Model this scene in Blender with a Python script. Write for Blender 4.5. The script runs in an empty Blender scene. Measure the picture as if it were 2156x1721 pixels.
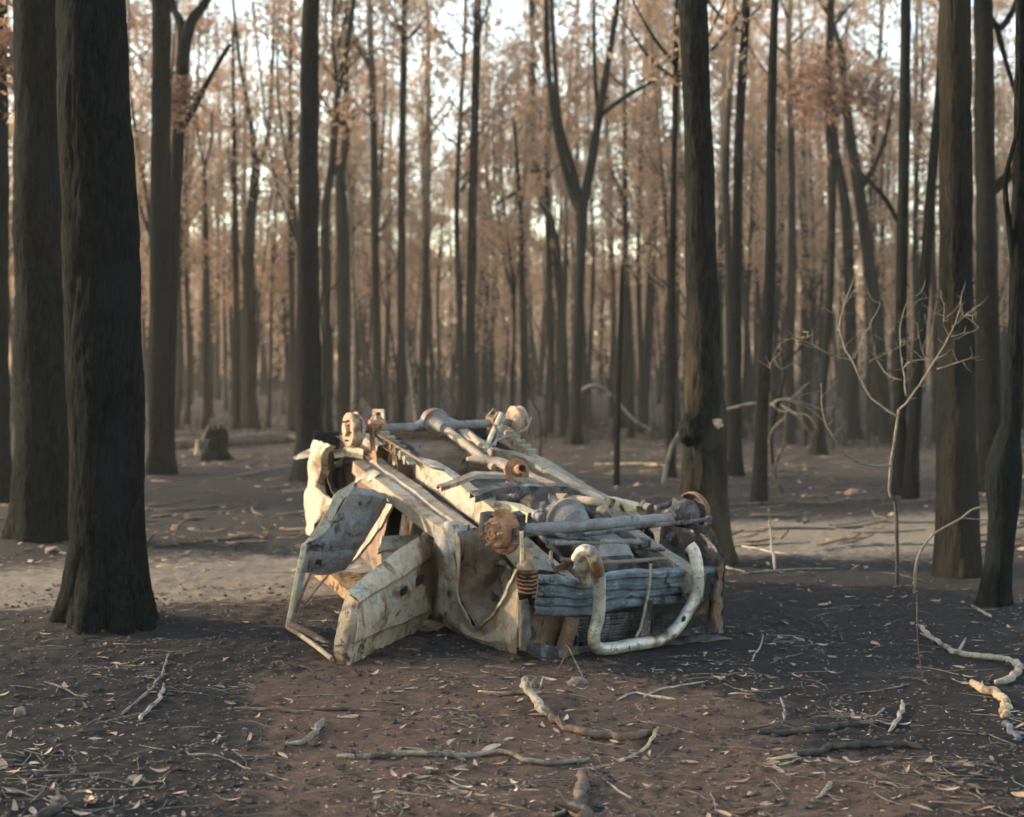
import bpy, bmesh, math, random
import numpy as np
from mathutils import Vector, Matrix, noise
R = random.Random(7)
sc = bpy.context.scene
col = sc.collection

# ------------------------------------------------------------------ camera, sky, sun, exposure
# metres; x right, y away from the camera, z up.  Photo measures are in a 2156 x 1721 grid.
FOC, CX, YH, EYE = 3388.0, 1078.0, 815.0, 1.7
cam_d = bpy.data.cameras.new('camera')
cam = bpy.data.objects.new('camera', cam_d); col.objects.link(cam)
cam.location = (0, 0, EYE); cam.rotation_euler = (math.pi/2, 0, 0)
cam_d.sensor_width = 36; cam_d.lens = 36*FOC/2156
cam_d.shift_y = -45.5/2156
cam_d.clip_start = 0.1; cam_d.clip_end = 3000
cam_d.dof.use_dof = True; cam_d.dof.focus_distance = 8.7; cam_d.dof.aperture_fstop = 2.2
sc.camera = cam

SUN_AZ, SUN_EL = math.radians(-76), math.radians(17)     # azimuth from +y, negative = to the left
to_sun = Vector((math.sin(SUN_AZ)*math.cos(SUN_EL), math.cos(SUN_AZ)*math.cos(SUN_EL), math.sin(SUN_EL)))
world = bpy.data.worlds.new('World'); sc.world = world; world.use_nodes = True
wn = world.node_tree; wn.nodes.clear()
sky = wn.nodes.new('ShaderNodeTexSky'); sky.sky_type = 'NISHITA'; sky.sun_disc = False
sky.sun_elevation = SUN_EL; sky.sun_rotation = SUN_AZ
sky.air_density = 1.2; sky.dust_density = 1.5; sky.ozone_density = 0.5
bg = wn.nodes.new('ShaderNodeBackground'); bg.inputs['Strength'].default_value = 0.15
wo = wn.nodes.new('ShaderNodeOutputWorld')
wn.links.new(sky.outputs[0], bg.inputs[0]); wn.links.new(bg.outputs[0], wo.inputs[0])
sun_d = bpy.data.lights.new('sun', 'SUN'); sun_d.energy = 2.45; sun_d.angle = math.radians(1.5)
sun_d.color = (1.0, 0.83, 0.61)
sun = bpy.data.objects.new('sun', sun_d); col.objects.link(sun)
sun.rotation_euler = to_sun.to_track_quat('Z', 'Y').to_euler()
sc.view_settings.view_transform = 'Standard'; sc.view_settings.look = 'None'
sc.view_settings.gamma = 1; sc.view_settings.use_curve_mapping = False
sc.view_settings.exposure = 2.18
sc.cycles.use_denoising = True
sc.cycles.max_bounces = 4; sc.cycles.diffuse_bounces = 2; sc.cycles.glossy_bounces = 1
sc.cycles.use_adaptive_sampling = True; sc.cycles.adaptive_threshold = .04
sc.cycles.transmission_bounces = 3; sc.cycles.volume_bounces = 0; sc.cycles.transparent_max_bounces = 4

# ------------------------------------------------------------------ noise and ground height
def _hash(ix, iy, s):
    n = (ix*374761393 + iy*668265263 + s*982451653) & 0xffffffff
    n = ((n ^ (n >> 13))*1274126177) & 0xffffffff
    return ((n ^ (n >> 16)) & 0xffff)/65535.0
def vnoise(x, y, s=0):
    x = np.asarray(x, float); y = np.asarray(y, float)
    ix = np.floor(x).astype(np.int64); iy = np.floor(y).astype(np.int64)
    fx = x-ix; fy = y-iy; fx = fx*fx*(3-2*fx); fy = fy*fy*(3-2*fy)
    a = _hash(ix, iy, s); b = _hash(ix+1, iy, s); c = _hash(ix, iy+1, s); d = _hash(ix+1, iy+1, s)
    return (a+(b-a)*fx)*(1-fy)+(c+(d-c)*fx)*fy - .5
def fbm(x, y, o=4, s=0):
    t = 0; a = 1.0
    for k in range(o):
        t = t+a*vnoise(np.asarray(x)*2**k, np.asarray(y)*2**k, s+k*17); a *= .5
    return t
def sstep(a, b, x):
    t = np.clip((np.asarray(x)-a)/(b-a), 0, 1); return t*t*(3-2*t)
def ground(x, y):
    x = np.asarray(x, float); y = np.asarray(y, float)
    h = .05*fbm(x*.45, y*.45, 3, 5)+.022*fbm(x*2.2, y*2.2, 3, 9)
    near = sstep(24, 14, y)
    h = h+near*(.020*fbm(x*9, y*9, 2, 21)+.012*fbm(x*24, y*24, 1, 47))
    h = h+.5*fbm(x*.045, y*.045, 2, 31)*sstep(26, 60, y)
    h = h+.07*np.exp(-(((x+2.85)/.75)**2+((y-11.7)/.6)**2))            # mound round the foot of the big left tree
    h = h+.05*np.exp(-(((x+5.2)/.8)**2+((y-18)/.7)**2))
    h = h+1.1*sstep(50, 120, y)+3*sstep(120, 400, y)
    h = h-.04*np.exp(-((y-17-.5*x)/1.6)**2)*sstep(9, 12, y)            # worn vehicle track
    return h
def G(x, y): return float(ground(x, y))
def P(x, y, Z): return Vector(((x-CX)/FOC*Z, Z, EYE-(y-YH)/FOC*Z))
def gp(x, y, dz=0.0):
    h = 0.0
    for _ in range(6):
        Z = (EYE-h)*FOC/(y-YH); X = (x-CX)/FOC*Z; h = G(X, Z)
    return Vector((X, Z, h+dz))

# ------------------------------------------------------------------ materials
def mat(name):
    m = bpy.data.materials.new(name); m.use_nodes = True
    nt = m.node_tree; b = nt.nodes['Principled BSDF']; b.inputs['Roughness'].default_value = .85
    b.inputs['Specular IOR Level'].default_value = .25
    return m, nt, b
def tex(nt, kind='Noise', scale=5., detail=6., rough=.6, vec=None, dist=0.):
    n = nt.nodes.new('ShaderNodeTex'+kind); n.inputs['Scale'].default_value = scale
    if kind == 'Noise':
        n.inputs['Detail'].default_value = detail; n.inputs['Roughness'].default_value = rough
        n.inputs['Distortion'].default_value = dist
    if vec is not None: nt.links.new(vec, n.inputs['Vector'])
    return n.outputs['Fac' if kind == 'Noise' else 'Distance']
def coord(nt, scale=(1, 1, 1), kind='Object'):
    c = nt.nodes.new('ShaderNodeTexCoord'); m = nt.nodes.new('ShaderNodeMapping')
    m.inputs['Scale'].default_value = scale; nt.links.new(c.outputs[kind], m.inputs['Vector'])
    return m.outputs[0]
def worldpos(nt, scale=(1, 1, 1)):
    c = nt.nodes.new('ShaderNodeNewGeometry'); m = nt.nodes.new('ShaderNodeMapping')
    m.inputs['Scale'].default_value = scale; nt.links.new(c.outputs['Position'], m.inputs['Vector'])
    return m.outputs[0]
def ramp(nt, fac, stops):
    r = nt.nodes.new('ShaderNodeValToRGB'); nt.links.new(fac, r.inputs[0]); e = r.color_ramp.elements
    while len(e) < len(stops): e.new(.5)
    for el, (p, c) in zip(e, stops): el.position = p; el.color = (*c, 1) if len(c) == 3 else c
    return r.outputs[0]
def fstep(nt, fac, a, b): return ramp(nt, fac, [(a, (0, 0, 0)), (b, (1, 1, 1))])
def mix(nt, f, a, b, mode='MIX'):
    m = nt.nodes.new('ShaderNodeMix'); m.data_type = 'RGBA'; m.blend_type = mode
    for s, v in ((0, f), (6, a), (7, b)):
        if isinstance(v, (int, float)): m.inputs[s].default_value = v
        elif isinstance(v, tuple): m.inputs[s].default_value = (*v, 1)
        else: nt.links.new(v, m.inputs[s])
    return m.outputs[2]
def math_n(nt, op, a, b=0.):
    m = nt.nodes.new('ShaderNodeMath'); m.operation = op
    for i, v in enumerate((a, b)):
        if isinstance(v, (int, float)): m.inputs[i].default_value = v
        else: nt.links.new(v, m.inputs[i])
    return m.outputs[0]
def bump(nt, b, h, strength=.5, dist=.02):
    n = nt.nodes.new('ShaderNodeBump'); n.inputs['Strength'].default_value = strength
    n.inputs['Distance'].default_value = dist; nt.links.new(h, n.inputs['Height'])
    nt.links.new(n.outputs[0], b.inputs['Normal'])
def setc(nt, b, c): nt.links.new(c, b.inputs['Base Color'])

def bark_mat(name, dark, light, grey, char_top=None, tan=(.20, .145, .095), tan_top=(.34, .275, .20), sun_tint=0.):
    m, nt, b = mat(name)
    v = worldpos(nt, (1, 1, .22)); v2 = worldpos(nt, (1, 1, .10))
    n1 = tex(nt, 'Noise', 34, 8, .72, v, .4); n2 = tex(nt, 'Noise', 2.2, 4, .6, worldpos(nt, (1, 1, .5)))
    n3 = tex(nt, 'Noise', 70, 3, .6, v2)
    c = mix(nt, fstep(nt, n1, .42, .64), dark, light)
    c = mix(nt, fstep(nt, n2, .48, .72), c, grey)
    if sun_tint:
        c = mix(nt, math_n(nt, 'MULTIPLY', fstep(nt, tex(nt, 'Noise', 1.3, 3, .6, worldpos(nt, (1, 1, .25))), .47, .60), sun_tint), c, (.115, .086, .054))  # brown blotches: sunlight painted into the bark colour
    if char_top is not None:                     # the fire charred the trunk up to a ragged line; bark above is scorched tan
        sep = nt.nodes.new('ShaderNodeSeparateXYZ'); cd = nt.nodes.new('ShaderNodeTexCoord')
        nt.links.new(cd.outputs['Object'], sep.inputs[0])
        oi = nt.nodes.new('ShaderNodeObjectInfo')
        hz = math_n(nt, 'ADD', sep.outputs[2], math_n(nt, 'MULTIPLY', n2, -3.0))
        hz = math_n(nt, 'ADD', hz, math_n(nt, 'MULTIPLY', oi.outputs['Random'], -5.0))
        f = math_n(nt, 'DIVIDE', math_n(nt, 'SUBTRACT', hz, char_top), 4.0)
        t = mix(nt, n1, tan, tan_top)
        cl = nt.nodes.new('ShaderNodeClamp'); nt.links.new(f, cl.inputs[0])
        c = mix(nt, cl.outputs[0], c, t)
    setc(nt, b, c)
    h = math_n(nt, 'ADD', n1, math_n(nt, 'MULTIPLY', n3, .5)); bump(nt, b, h, 1., .08)
    b.inputs['Roughness'].default_value = .95; b.inputs['Specular IOR Level'].default_value = .06
    return m
M_char = bark_mat('charred_bark', (.005, .0056, .0052), (.0195, .0210, .0185), (.014, .0178, .0195))
M_char_sun = bark_mat('charred_bark_sun_tinted', (.0075, .008, .0075), (.031, .0315, .027), (.019, .0225, .0235), sun_tint=.7)  # paler brown bark paints in the burl trunk's sunlit side
M_char_sun_patch = bark_mat('charred_bark_sun_patches', (.0058, .0062, .0056), (.023, .0235, .020), (.015, .0185, .020), sun_tint=.22)  # brown patches paint dappled sun on the thick right trunk
M_far = bark_mat('far_bark', (.008, .009, .0085), (.026, .027, .0245), (.021, .0235, .024), char_top=4.6)
M_far_dark = bark_mat('far_bark_dark', (.010, .0105, .0095), (.03, .029, .026), (.024, .025, .025), char_top=7.5, tan=(.15, .11, .075), tan_top=(.24, .19, .14))

def wood_mat(name, a, b_, c_, sc_=30, ends=None):
    m, nt, b = mat(name)
    v = coord(nt); n1 = tex(nt, 'Noise', sc_, 6, .7, v); n2 = tex(nt, 'Noise', 7, 4, .6, v)
    c = mix(nt, fstep(nt, n1, .35, .7), a, b_); c = mix(nt, fstep(nt, n2, .5, .66), c, c_)
    setc(nt, b, c); bump(nt, b, math_n(nt, 'ADD', n1, n2), .9, .012); return m
M_pale = wood_mat('pale_weathered_wood', (.19, .155, .112), (.37, .32, .245), (.07, .054, .04))
M_greyw = wood_mat('grey_weathered_wood', (.10, .083, .063), (.25, .215, .165), (.04, .033, .026))
M_tan = wood_mat('tan_broken_wood', (.28, .19, .11), (.48, .36, .225), (.10, .068, .045))
M_brownw = wood_mat('brown_bark_stick', (.075, .05, .035), (.15, .105, .075), (.035, .03, .026))
M_black = wood_mat('charred_stick', (.018, .016, .015), (.06, .05, .042), (.10, .075, .055))
M_twig = wood_mat('dry_twig', (.12, .10, .072), (.25, .212, .155), (.07, .055, .042))
M_greyblue = wood_mat('ash_blue_wood', (.07, .08, .095), (.13, .14, .15), (.05, .05, .05))
M_stone = wood_mat('red_brown_stone', (.13, .08, .06), (.24, .16, .12), (.08, .06, .05), 14)

def leaf_mat(name, cols, transl=.35, rnd='island'):
    m, nt, b = mat(name)
    if rnd == 'island':
        g = nt.nodes.new('ShaderNodeNewGeometry'); f = g.outputs['Random Per Island']
    else:
        g = nt.nodes.new('ShaderNodeObjectInfo'); f = g.outputs['Random']
    k = len(cols)
    c = ramp(nt, f, [(i/(k-1), cc) for i, cc in enumerate(cols)])
    n = tex(nt, 'Noise', 40, 3, .6, coord(nt)); c = mix(nt, fstep(nt, n, .45, .75), c, mix(nt, .5, c, (.10, .05, .03)))
    setc(nt, b, c); b.inputs['Roughness'].default_value = .6
    t = nt.nodes.new('ShaderNodeBsdfTranslucent'); nt.links.new(c, t.inputs[0])
    ms = nt.nodes.new('ShaderNodeMixShader'); ms.inputs[0].default_value = transl
    o = nt.nodes['Material Output']
    nt.links.new(b.outputs[0], ms.inputs[1]); nt.links.new(t.outputs[0], ms.inputs[2]); nt.links.new(ms.outputs[0], o.inputs[0])
    return m
GL = [(.15, .095, .06), (.36, .245, .155), (.46, .33, .22), (.27, .165, .10), (.54, .42, .29), (.38, .225, .14), (.19, .12, .08), (.10, .065, .045)]
M_leaf_i = leaf_mat('fallen_leaf', GL, .12)
M_leaf_o = leaf_mat('fallen_leaf_single', GL, .12, 'object')
M_crown = leaf_mat('scorched_foliage', [(.23, .145, .09), (.40, .27, .175), (.34, .22, .14), (.48, .33, .22), (.30, .20, .125), (.42, .265, .175)], .45)

# soil: charcoal-black ash, red-brown earth and a dusty track with sunlit streaks painted in, laid out by the sheet's own attributes
def soil_mat():
    m, nt, b = mat('burnt_soil')
    a = nt.nodes.new('ShaderNodeAttribute'); a.attribute_name = 'soil'
    sp = nt.nodes.new('ShaderNodeSeparateColor'); nt.links.new(a.outputs['Color'], sp.inputs[0])
    v = worldpos(nt)
    n0 = tex(nt, 'Noise', 1.7, 6, .6, v); n1 = tex(nt, 'Noise', 9, 8, .7, v); n2 = tex(nt, 'Noise', 60, 5, .7, v)
    n3 = tex(nt, 'Noise', 240, 2, .6, v); n4 = tex(nt, 'Noise', 23, 5, .7, v)
    ash = mix(nt, fstep(nt, n1, .35, .7), (.024, .020, .0165), (.066, .053, .043))
    ash = mix(nt, fstep(nt, n2, .56, .74), ash, (.10, .085, .07))
    red = mix(nt, fstep(nt, n1, .3, .72), (.16, .09, .058), (.35, .215, .148))
    red = mix(nt, math_n(nt, 'MULTIPLY', fstep(nt, n4, .55, .72), .75), red, (.07, .046, .036))
    trk_sun = mix(nt, fstep(nt, n1, .3, .75), (.29, .23, .165), (.54, .445, .33))  # track colour brightened to carry the sun streaks
    trk_sun = mix(nt, fstep(nt, n4, .56, .7), trk_sun, (.09, .07, .056))
    f1 = math_n(nt, 'ADD', sp.outputs[0], math_n(nt, 'MULTIPLY', math_n(nt, 'SUBTRACT', n0, .5), 1.0))
    f1 = math_n(nt, 'ADD', f1, math_n(nt, 'MULTIPLY', math_n(nt, 'SUBTRACT', n1, .5), 1.1))
    c = mix(nt, fstep(nt, f1, .36, .62), ash, red)
    f2 = math_n(nt, 'ADD', sp.outputs[1], math_n(nt, 'MULTIPLY', math_n(nt, 'SUBTRACT', n1, .5), 1.3))
    c = mix(nt, fstep(nt, f2, .3, .75), c, trk_sun)
    c = mix(nt, math_n(nt, 'MULTIPLY', fstep(nt, n3, .62, .72), .55), c, (.30, .21, .16))
    c = mix(nt, math_n(nt, 'MULTIPLY', fstep(nt, n3, .36, .30), .6), c, (.016, .014, .013))
    setc(nt, b, c); b.inputs['Roughness'].default_value = .95; b.inputs['Specular IOR Level'].default_value = .12
    h = math_n(nt, 'ADD', math_n(nt, 'MULTIPLY', n2, .6), math_n(nt, 'MULTIPLY', n3, .35)); h = math_n(nt, 'ADD', h, n1)
    bump(nt, b, h, .9, .03); return m
M_soil = soil_mat()

def metal_mat(name, base, alt, rust=.45, soot=.4, blue=.0, rough=.62, metallic=.0, sc_=1.):
    m, nt, b = mat(name); v = coord(nt)
    big = tex(nt, 'Noise', 2.6*sc_, 5, .62, v, .6); mid = tex(nt, 'Noise', 8*sc_, 6, .68, v, .3)
    fine = tex(nt, 'Noise', 45*sc_, 5, .7, v); st = tex(nt, 'Noise', 6*sc_, 5, .7, coord(nt, (1, 1, 3.2)), .8)
    th = lambda cov: .655-.31*cov            # noise level that covers the given share of the surface
    c = mix(nt, fstep(nt, mid, .38, .62), base, alt)
    if blue: c = mix(nt, fstep(nt, st, th(blue)-.015, th(blue)+.025), c, mix(nt, fine, (.13, .16, .18), (.26, .29, .31)))
    c = mix(nt, fstep(nt, big, th(rust)-.03, th(rust)+.05), c, mix(nt, fine, (.07, .036, .021), (.20, .112, .066)))
    rs_ = tex(nt, 'Noise', 15*sc_, 6, .75, v, .5)
    c = mix(nt, math_n(nt, 'MULTIPLY', fstep(nt, rs_, .55, .63), .65), c, (.13, .078, .048))
    soo = tex(nt, 'Noise', 3.7*sc_, 7, .72, coord(nt, (1.3, .9, 1.1)), 1.2)
    c = mix(nt, fstep(nt, soo, th(soot)-.03, th(soot)+.04), c, (.018, .017, .017))
    c = mix(nt, math_n(nt, 'MULTIPLY', fstep(nt, fine, .55, .66), .55), c, (.09, .065, .045))
    setc(nt, b, c); b.inputs['Roughness'].default_value = rough; b.inputs['Metallic'].default_value = metallic
    bump(nt, b, math_n(nt, 'ADD', mid, math_n(nt, 'MULTIPLY', fine, .5)), .6, .02)
    return m
K_cream = metal_mat('burnt_cream_panel', (.27, .22, .15), (.385, .33, .245), .22, .11, .14)
K_under = metal_mat('ash_coated_underbody', (.185, .152, .102), (.285, .245, .178), .22, .14, .16)
K_floor = metal_mat('ash_grey_floor_pan', (.11, .09, .064), (.19, .16, .118), .22, .16, .2)
K_door = metal_mat('burnt_door_skin', (.36, .27, .175), (.47, .365, .245), .36, .15, .20)
K_grey = metal_mat('sooty_grey_panel', (.13, .125, .115), (.23, .215, .19), .18, .25, .3)
K_fender = metal_mat('scorched_fender', (.22, .168, .11), (.335, .262, .175), .32, .26, .18)
K_blue = metal_mat('blue_grey_bumper', (.05, .070, .085), (.135, .168, .19), .06, .22, .2, .42)
K_rust = metal_mat('rusted_steel', (.20, .092, .046), (.31, .165, .092), .3, .15, 0, .85, sc_=2)
K_rustpale = metal_mat('pale_rusted_drum', (.28, .19, .12), (.42, .31, .215), .3, .02, 0, .85, sc_=2)
K_dark = metal_mat('sooty_steel', (.045, .042, .04), (.12, .11, .10), .3, .5, .2, .6)
K_axle = metal_mat('grey_steel_axle', (.125, .115, .108), (.215, .20, .185), .12, .08, .1, .6)
K_brown = metal_mat('brown_tank', (.12, .078, .052), (.21, .145, .10), .4, .25, 0, .8)
K_tan = metal_mat('tan_pipe', (.24, .18, .13), (.34, .27, .20), .15, .06, .06, .8)
K_yellow = metal_mat('yellowed_steel', (.36, .29, .17), (.50, .43, .28), .2, .14, .06, .75)
K_silver = metal_mat('dull_alloy_tube', (.37, .335, .275), (.50, .455, .385), .30, .05, .02, .33, .4)
K_soot_shade = metal_mat('black_soot_shade', (.012, .011, .010), (.03, .027, .024), .3, .6, 0, .9)  # near-black: soot, with the shade of cabin and hollows painted in
K_torn = metal_mat('torn_rusty_sheet', (.05, .04, .032), (.14, .10, .07), .4, .35, 0, .8)
K_sun_ochre = metal_mat('sunlit_ochre', (.24, .145, .065), (.36, .23, .105), .3, .4, 0, .9, sc_=3)  # ochre paints warm sunlight onto the roof and inner panel

# ------------------------------------------------------------------ mesh building
ORG = {}
def catmull(pts, n):
    """n points evenly spread in arc length along a smooth curve through pts (tuples may carry extra values)"""
    A = np.array([list(p) for p in pts], float)
    if len(A) < 2: return A
    E_ = np.vstack([2*A[0]-A[1], A, 2*A[-1]-A[-2]]); out = []
    for i in range(1, len(E_)-2):
        p0, p1, p2, p3 = E_[i-1:i+3]
        for t in np.linspace(0, 1, 14, endpoint=False):
            out.append(.5*(2*p1+(p2-p0)*t+(2*p0-5*p1+4*p2-p3)*t*t+(3*p1-p0-3*p2+p3)*t**3))
    out.append(A[-1]); out = np.array(out)
    d = np.r_[0, np.cumsum(np.linalg.norm(np.diff(out[:, :3], axis=0), axis=1))]
    s = np.linspace(0, d[-1], n)
    return np.array([np.interp(s, d, out[:, k]) for k in range(out.shape[1])]).T
def polyl(pts, n):
    A = np.array([list(p) for p in pts], float)
    d = np.r_[0, np.cumsum(np.linalg.norm(np.diff(A, axis=0), axis=1))]; s = np.linspace(0, d[-1], n)
    return np.array([np.interp(s, d, A[:, k]) for k in range(3)]).T
class MB:
    def __init__(self): self.v = []; self.f = []
    def add(self, vs, fs):
        o = len(self.v); self.v += [tuple(map(float, p)) for p in vs]; self.f += [tuple(i+o for i in f) for f in fs]; return self
    def tube(self, pts, r=None, n=10, m=None, lump=0., freq=6., flare=0., base=None, seed=0, smooth=True, capr=.5, bark=0.):
        """pts (x,y,z,radius) or (x,y,z)+r; round closed tube"""
        A = [tuple(p)[:3]+((tuple(p)[3],) if len(tuple(p)) > 3 else (r,)) for p in pts]
        L = sum((Vector(A[i+1][:3])-Vector(A[i][:3])).length for i in range(len(A)-1))
        m = m or max(4, int(L/.05))
        C = catmull(A, m) if smooth else np.array(A)
        m = len(C); T = np.gradient(C[:, :3], axis=0); T /= np.linalg.norm(T, axis=1)[:, None]+1e-9
        a = np.array([1., 0, 0]) if abs(T[0][0]) < .8 else np.array([0, 1., 0])
        vs = []; nx = None
        for i in range(m):
            if nx is None: nx = np.cross(T[i], a); nx = np.cross(nx, T[i])
            nx = nx-T[i]*(nx@T[i]); nx /= np.linalg.norm(nx); ny = np.cross(T[i], nx)
            for k in range(n):
                th = 2*math.pi*k/n; rr = C[i][3]; d = nx*math.cos(th)+ny*math.sin(th)
                if flare and base is not None:
                    hh = max(0, C[i][2]-base)
                    lobes = 1+.35*math.sin(th*4+seed)+.25*math.sin(th*7+seed*2.1)
                    rr *= 1+flare*math.exp(-hh/.28)*lobes+.12*flare*math.exp(-hh/.9)
                p = C[i][:3]+d*rr
                if lump:
                    q = Vector((p[0]*freq, p[1]*freq, p[2]*freq*.45+seed)); p = p+d*rr*lump*(noise.noise(q)+.5*noise.noise(q*2.7))
                if bark:
                    q = Vector((p[0]*24, p[1]*24, p[2]*7+seed)); q2 = Vector((p[0]*7, p[1]*7, p[2]*1.6+seed))
                    p = p+d*bark*.7*(1-3.2*abs(noise.noise(q))-1.2*abs(noise.noise(q*2.3))+1.2*noise.noise(q2))
                vs.append(p)
        fs = []
        for i in range(m-1):
            for k in range(n):
                fs.append((i*n+k, i*n+(k+1) % n, (i+1)*n+(k+1) % n, (i+1)*n+k))
        vs.append(C[0][:3]-T[0]*C[0][3]*capr*.4); vs.append(C[-1][:3]+T[-1]*C[-1][3]*capr*.4)
        for k in range(n):
            fs.append((m*n, (k+1) % n, k)); fs.append((m*n+1, (m-1)*n+k, (m-1)*n+(k+1) % n))
        return self.add(vs, fs)
    def lathe(self, o, axis, prof, n=24):
        """prof: (distance along axis, radius)"""
        o = np.array(o); ax = np.array(axis)/np.linalg.norm(axis)
        a = np.array([0, 0, 1.]) if abs(ax[2]) < .8 else np.array([1., 0, 0])
        x = np.cross(ax, a); x /= np.linalg.norm(x); y = np.cross(ax, x); vs = []; fs = []
        for t, r in prof:
            for k in range(n):
                th = 2*math.pi*k/n; vs.append(o+ax*t+(x*math.cos(th)+y*math.sin(th))*max(r, 1e-4))
        for i in range(len(prof)-1):
            for k in range(n): fs.append((i*n+k, i*n+(k+1) % n, (i+1)*n+(k+1) % n, (i+1)*n+k))
        return self.add(vs, fs)
    def box(self, c, X, Y, Z, tx=1., ty=1.):
        """centre and half-extent vectors; tx, ty shrink the +Z end"""
        c, X, Y, Z = [np.array(q, float) for q in (c, X, Y, Z)]; vs = []
        for k in (-1, 1):
            for j in (-1, 1):
                for i in (-1, 1):
                    vs.append(c+X*i*(tx if k > 0 else 1)+Y*j*(ty if k > 0 else 1)+Z*k)
        return self.add(vs, [(0, 2, 3, 1), (4, 5, 7, 6), (0, 1, 5, 4), (2, 6, 7, 3), (0, 4, 6, 2), (1, 3, 7, 5)])
    def loft(self, rows, nu=10, nv=24, crumple=0., freq=5., smooth=True, seed=0., curve=False):
        """rows of points; interpolates between them"""
        rr = [(catmull(r_, nv) if smooth and len(r_) > 2 else polyl(r_, nv)) for r_ in rows]
        if curve: S = [catmull([r_[j] for r_ in rr], nu) for j in range(nv)]
        else: S = [polyl_idx([r_[j] for r_ in rr], nu) for j in range(nv)]
        vs = []
        for i in range(nu):
            for j in range(nv):
                p = Vector(S[j][i])
                if crumple:
                    q = p*freq+Vector((seed, seed*1.7, 0))
                    p = p+noise.noise_vector(q)*crumple+noise.noise_vector(q*2.9)*crumple*.4
                vs.append(p)
        fs = [(i*nv+j, i*nv+j+1, (i+1)*nv+j+1, (i+1)*nv+j) for i in range(nu-1) for j in range(nv-1)]
        return self.add(vs, fs)
    def build(self, name, material, parent=None, org=None, smooth=True, thick=0., bevel=0.):
        if parent is not None: o0 = ORG[parent.name]
        else: o0 = Vector(org) if org is not None else Vector((0, 0, 0))
        me = bpy.data.meshes.new(name)
        me.from_pydata([(p[0]-o0[0], p[1]-o0[1], p[2]-o0[2]) for p in self.v], [], self.f)
        bm = bmesh.new(); bm.from_mesh(me)
        if thick:
            bmesh.ops.recalc_face_normals(bm, faces=bm.faces)
            bmesh.ops.solidify(bm, geom=list(bm.faces), thickness=thick)
        if bevel:
            bmesh.ops.bevel(bm, geom=list(bm.edges), offset=bevel, segments=2, affect='EDGES', profile=.6)
        bmesh.ops.recalc_face_normals(bm, faces=bm.faces); bm.to_mesh(me); bm.free()
        if smooth:
            me.polygons.foreach_set('use_smooth', [True]*len(me.polygons))
            if thick or bevel: me.set_sharp_from_angle(angle=math.radians(40))
        me.materials.append(material)
        o = bpy.data.objects.new(name, me); col.objects.link(o)
        if parent is not None: o.parent = parent
        else: o.location = o0
        ORG[o.name] = o0
        return o
def polyl_idx(pts, n):
    A = np.array([list(p) for p in pts], float); s = np.linspace(0, len(A)-1, n)
    return np.array([np.interp(s, np.arange(len(A)), A[:, k]) for k in range(3)]).T
def empty(name, loc, label, cat, group=None):
    o = bpy.data.objects.new(name, None); o.empty_display_size = .2; o.location = loc; col.objects.link(o)
    ORG[o.name] = Vector(loc); tag(o, label, cat, group); return o
def tag(o, label, cat, group=None):
    o['label'] = label; o['category'] = cat
    if group: o['group'] = group
    return o
def copy_tree(o, parent=None):
    c = o.copy(); col.objects.link(c); c.parent = parent
    for ch in o.children: copy_tree(ch, c)
    return c

# ------------------------------------------------------------------ ground sheet
def axis(d0, d1, step, far0, far1, g):
    a = list(np.arange(d0, d1, step)); s = step; x = a[-1]
    while x < far1: s = min(s*g, 40); x += s; a.append(x)
    s = step; x = a[0]; pre = []
    while x > far0: s = min(s*g, 40); x -= s; pre.append(x)
    return np.array(pre[::-1]+a)
gx = axis(-3.6, 3.6, .03, -500, 500, 1.055); gy = axis(5.2, 13.0, .03, -60, 900, 1.05)
GX, GY = np.meshgrid(gx, gy); GZ = ground(GX, GY)
nx_, ny_ = len(gx), len(gy)
me = bpy.data.meshes.new('ground')
me.vertices.add(nx_*ny_); me.vertices.foreach_set('co', np.stack([GX, GY, GZ], -1).ravel())
ii = np.arange((ny_-1)*(nx_-1)); r_, c_ = ii//(nx_-1), ii % (nx_-1); a0 = r_*nx_+c_
quads = np.stack([a0, a0+1, a0+nx_+1, a0+nx_], -1)
me.loops.add(quads.size); me.loops.foreach_set('vertex_index', quads.ravel().astype(np.int32))
me.polygons.add(len(quads)); me.polygons.foreach_set('loop_start', (np.arange(len(quads))*4).astype(np.int32))
me.update(calc_edges=True); me.polygons.foreach_set('use_smooth', [True]*len(quads))
def blob(x, y, sx, sy): return np.exp(-(((GX-x)/sx)**2+((GY-y)/sy)**2))
soil = 1.15*blob(-.15, 7.6, 1.0, 2.1)+.7*blob(-1.0, 9.2, .8, 1.0)+.7*blob(1.3, 6.9, .7, .8)+.35*blob(-2.2, 14, 1.5, 2.5)+.45*blob(.9, 8.6, .5, .6)
soil = soil+.12*sstep(20, 32, GY)+.18-.7*blob(-2.3, 8.0, .95, 2.6)-.5*blob(2.6, 10.6, 1.2, 2.3)
trk_sun = 1.0*np.exp(-((GY-16.6-.62*GX)/1.9)**2)*sstep(11.5, 13.5, GY)+.75*np.exp(-((GY-13.6-.3*(GX+2.2))/.75)**2)*sstep(0.2, -1.2, GX)*sstep(-6, -3, GX)  # track band, plus the sunlit streak at left painted pale
trk_sun = trk_sun+.6*np.exp(-((GX-3.6)/1.6)**2-((GY-17.5)/2.2)**2)
trk_sun = trk_sun+.35*sstep(40, 60, GY)*(fbm(GX*.1, GY*.1, 2, 77)+.5)
ca = me.color_attributes.new('soil', 'FLOAT_COLOR', 'POINT')
ca.data.foreach_set('color', np.stack([np.clip(soil, 0, 1), np.clip(trk_sun, 0, 1), 0*soil, 0*soil+1], -1).ravel())
me.materials.append(M_soil)
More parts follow.
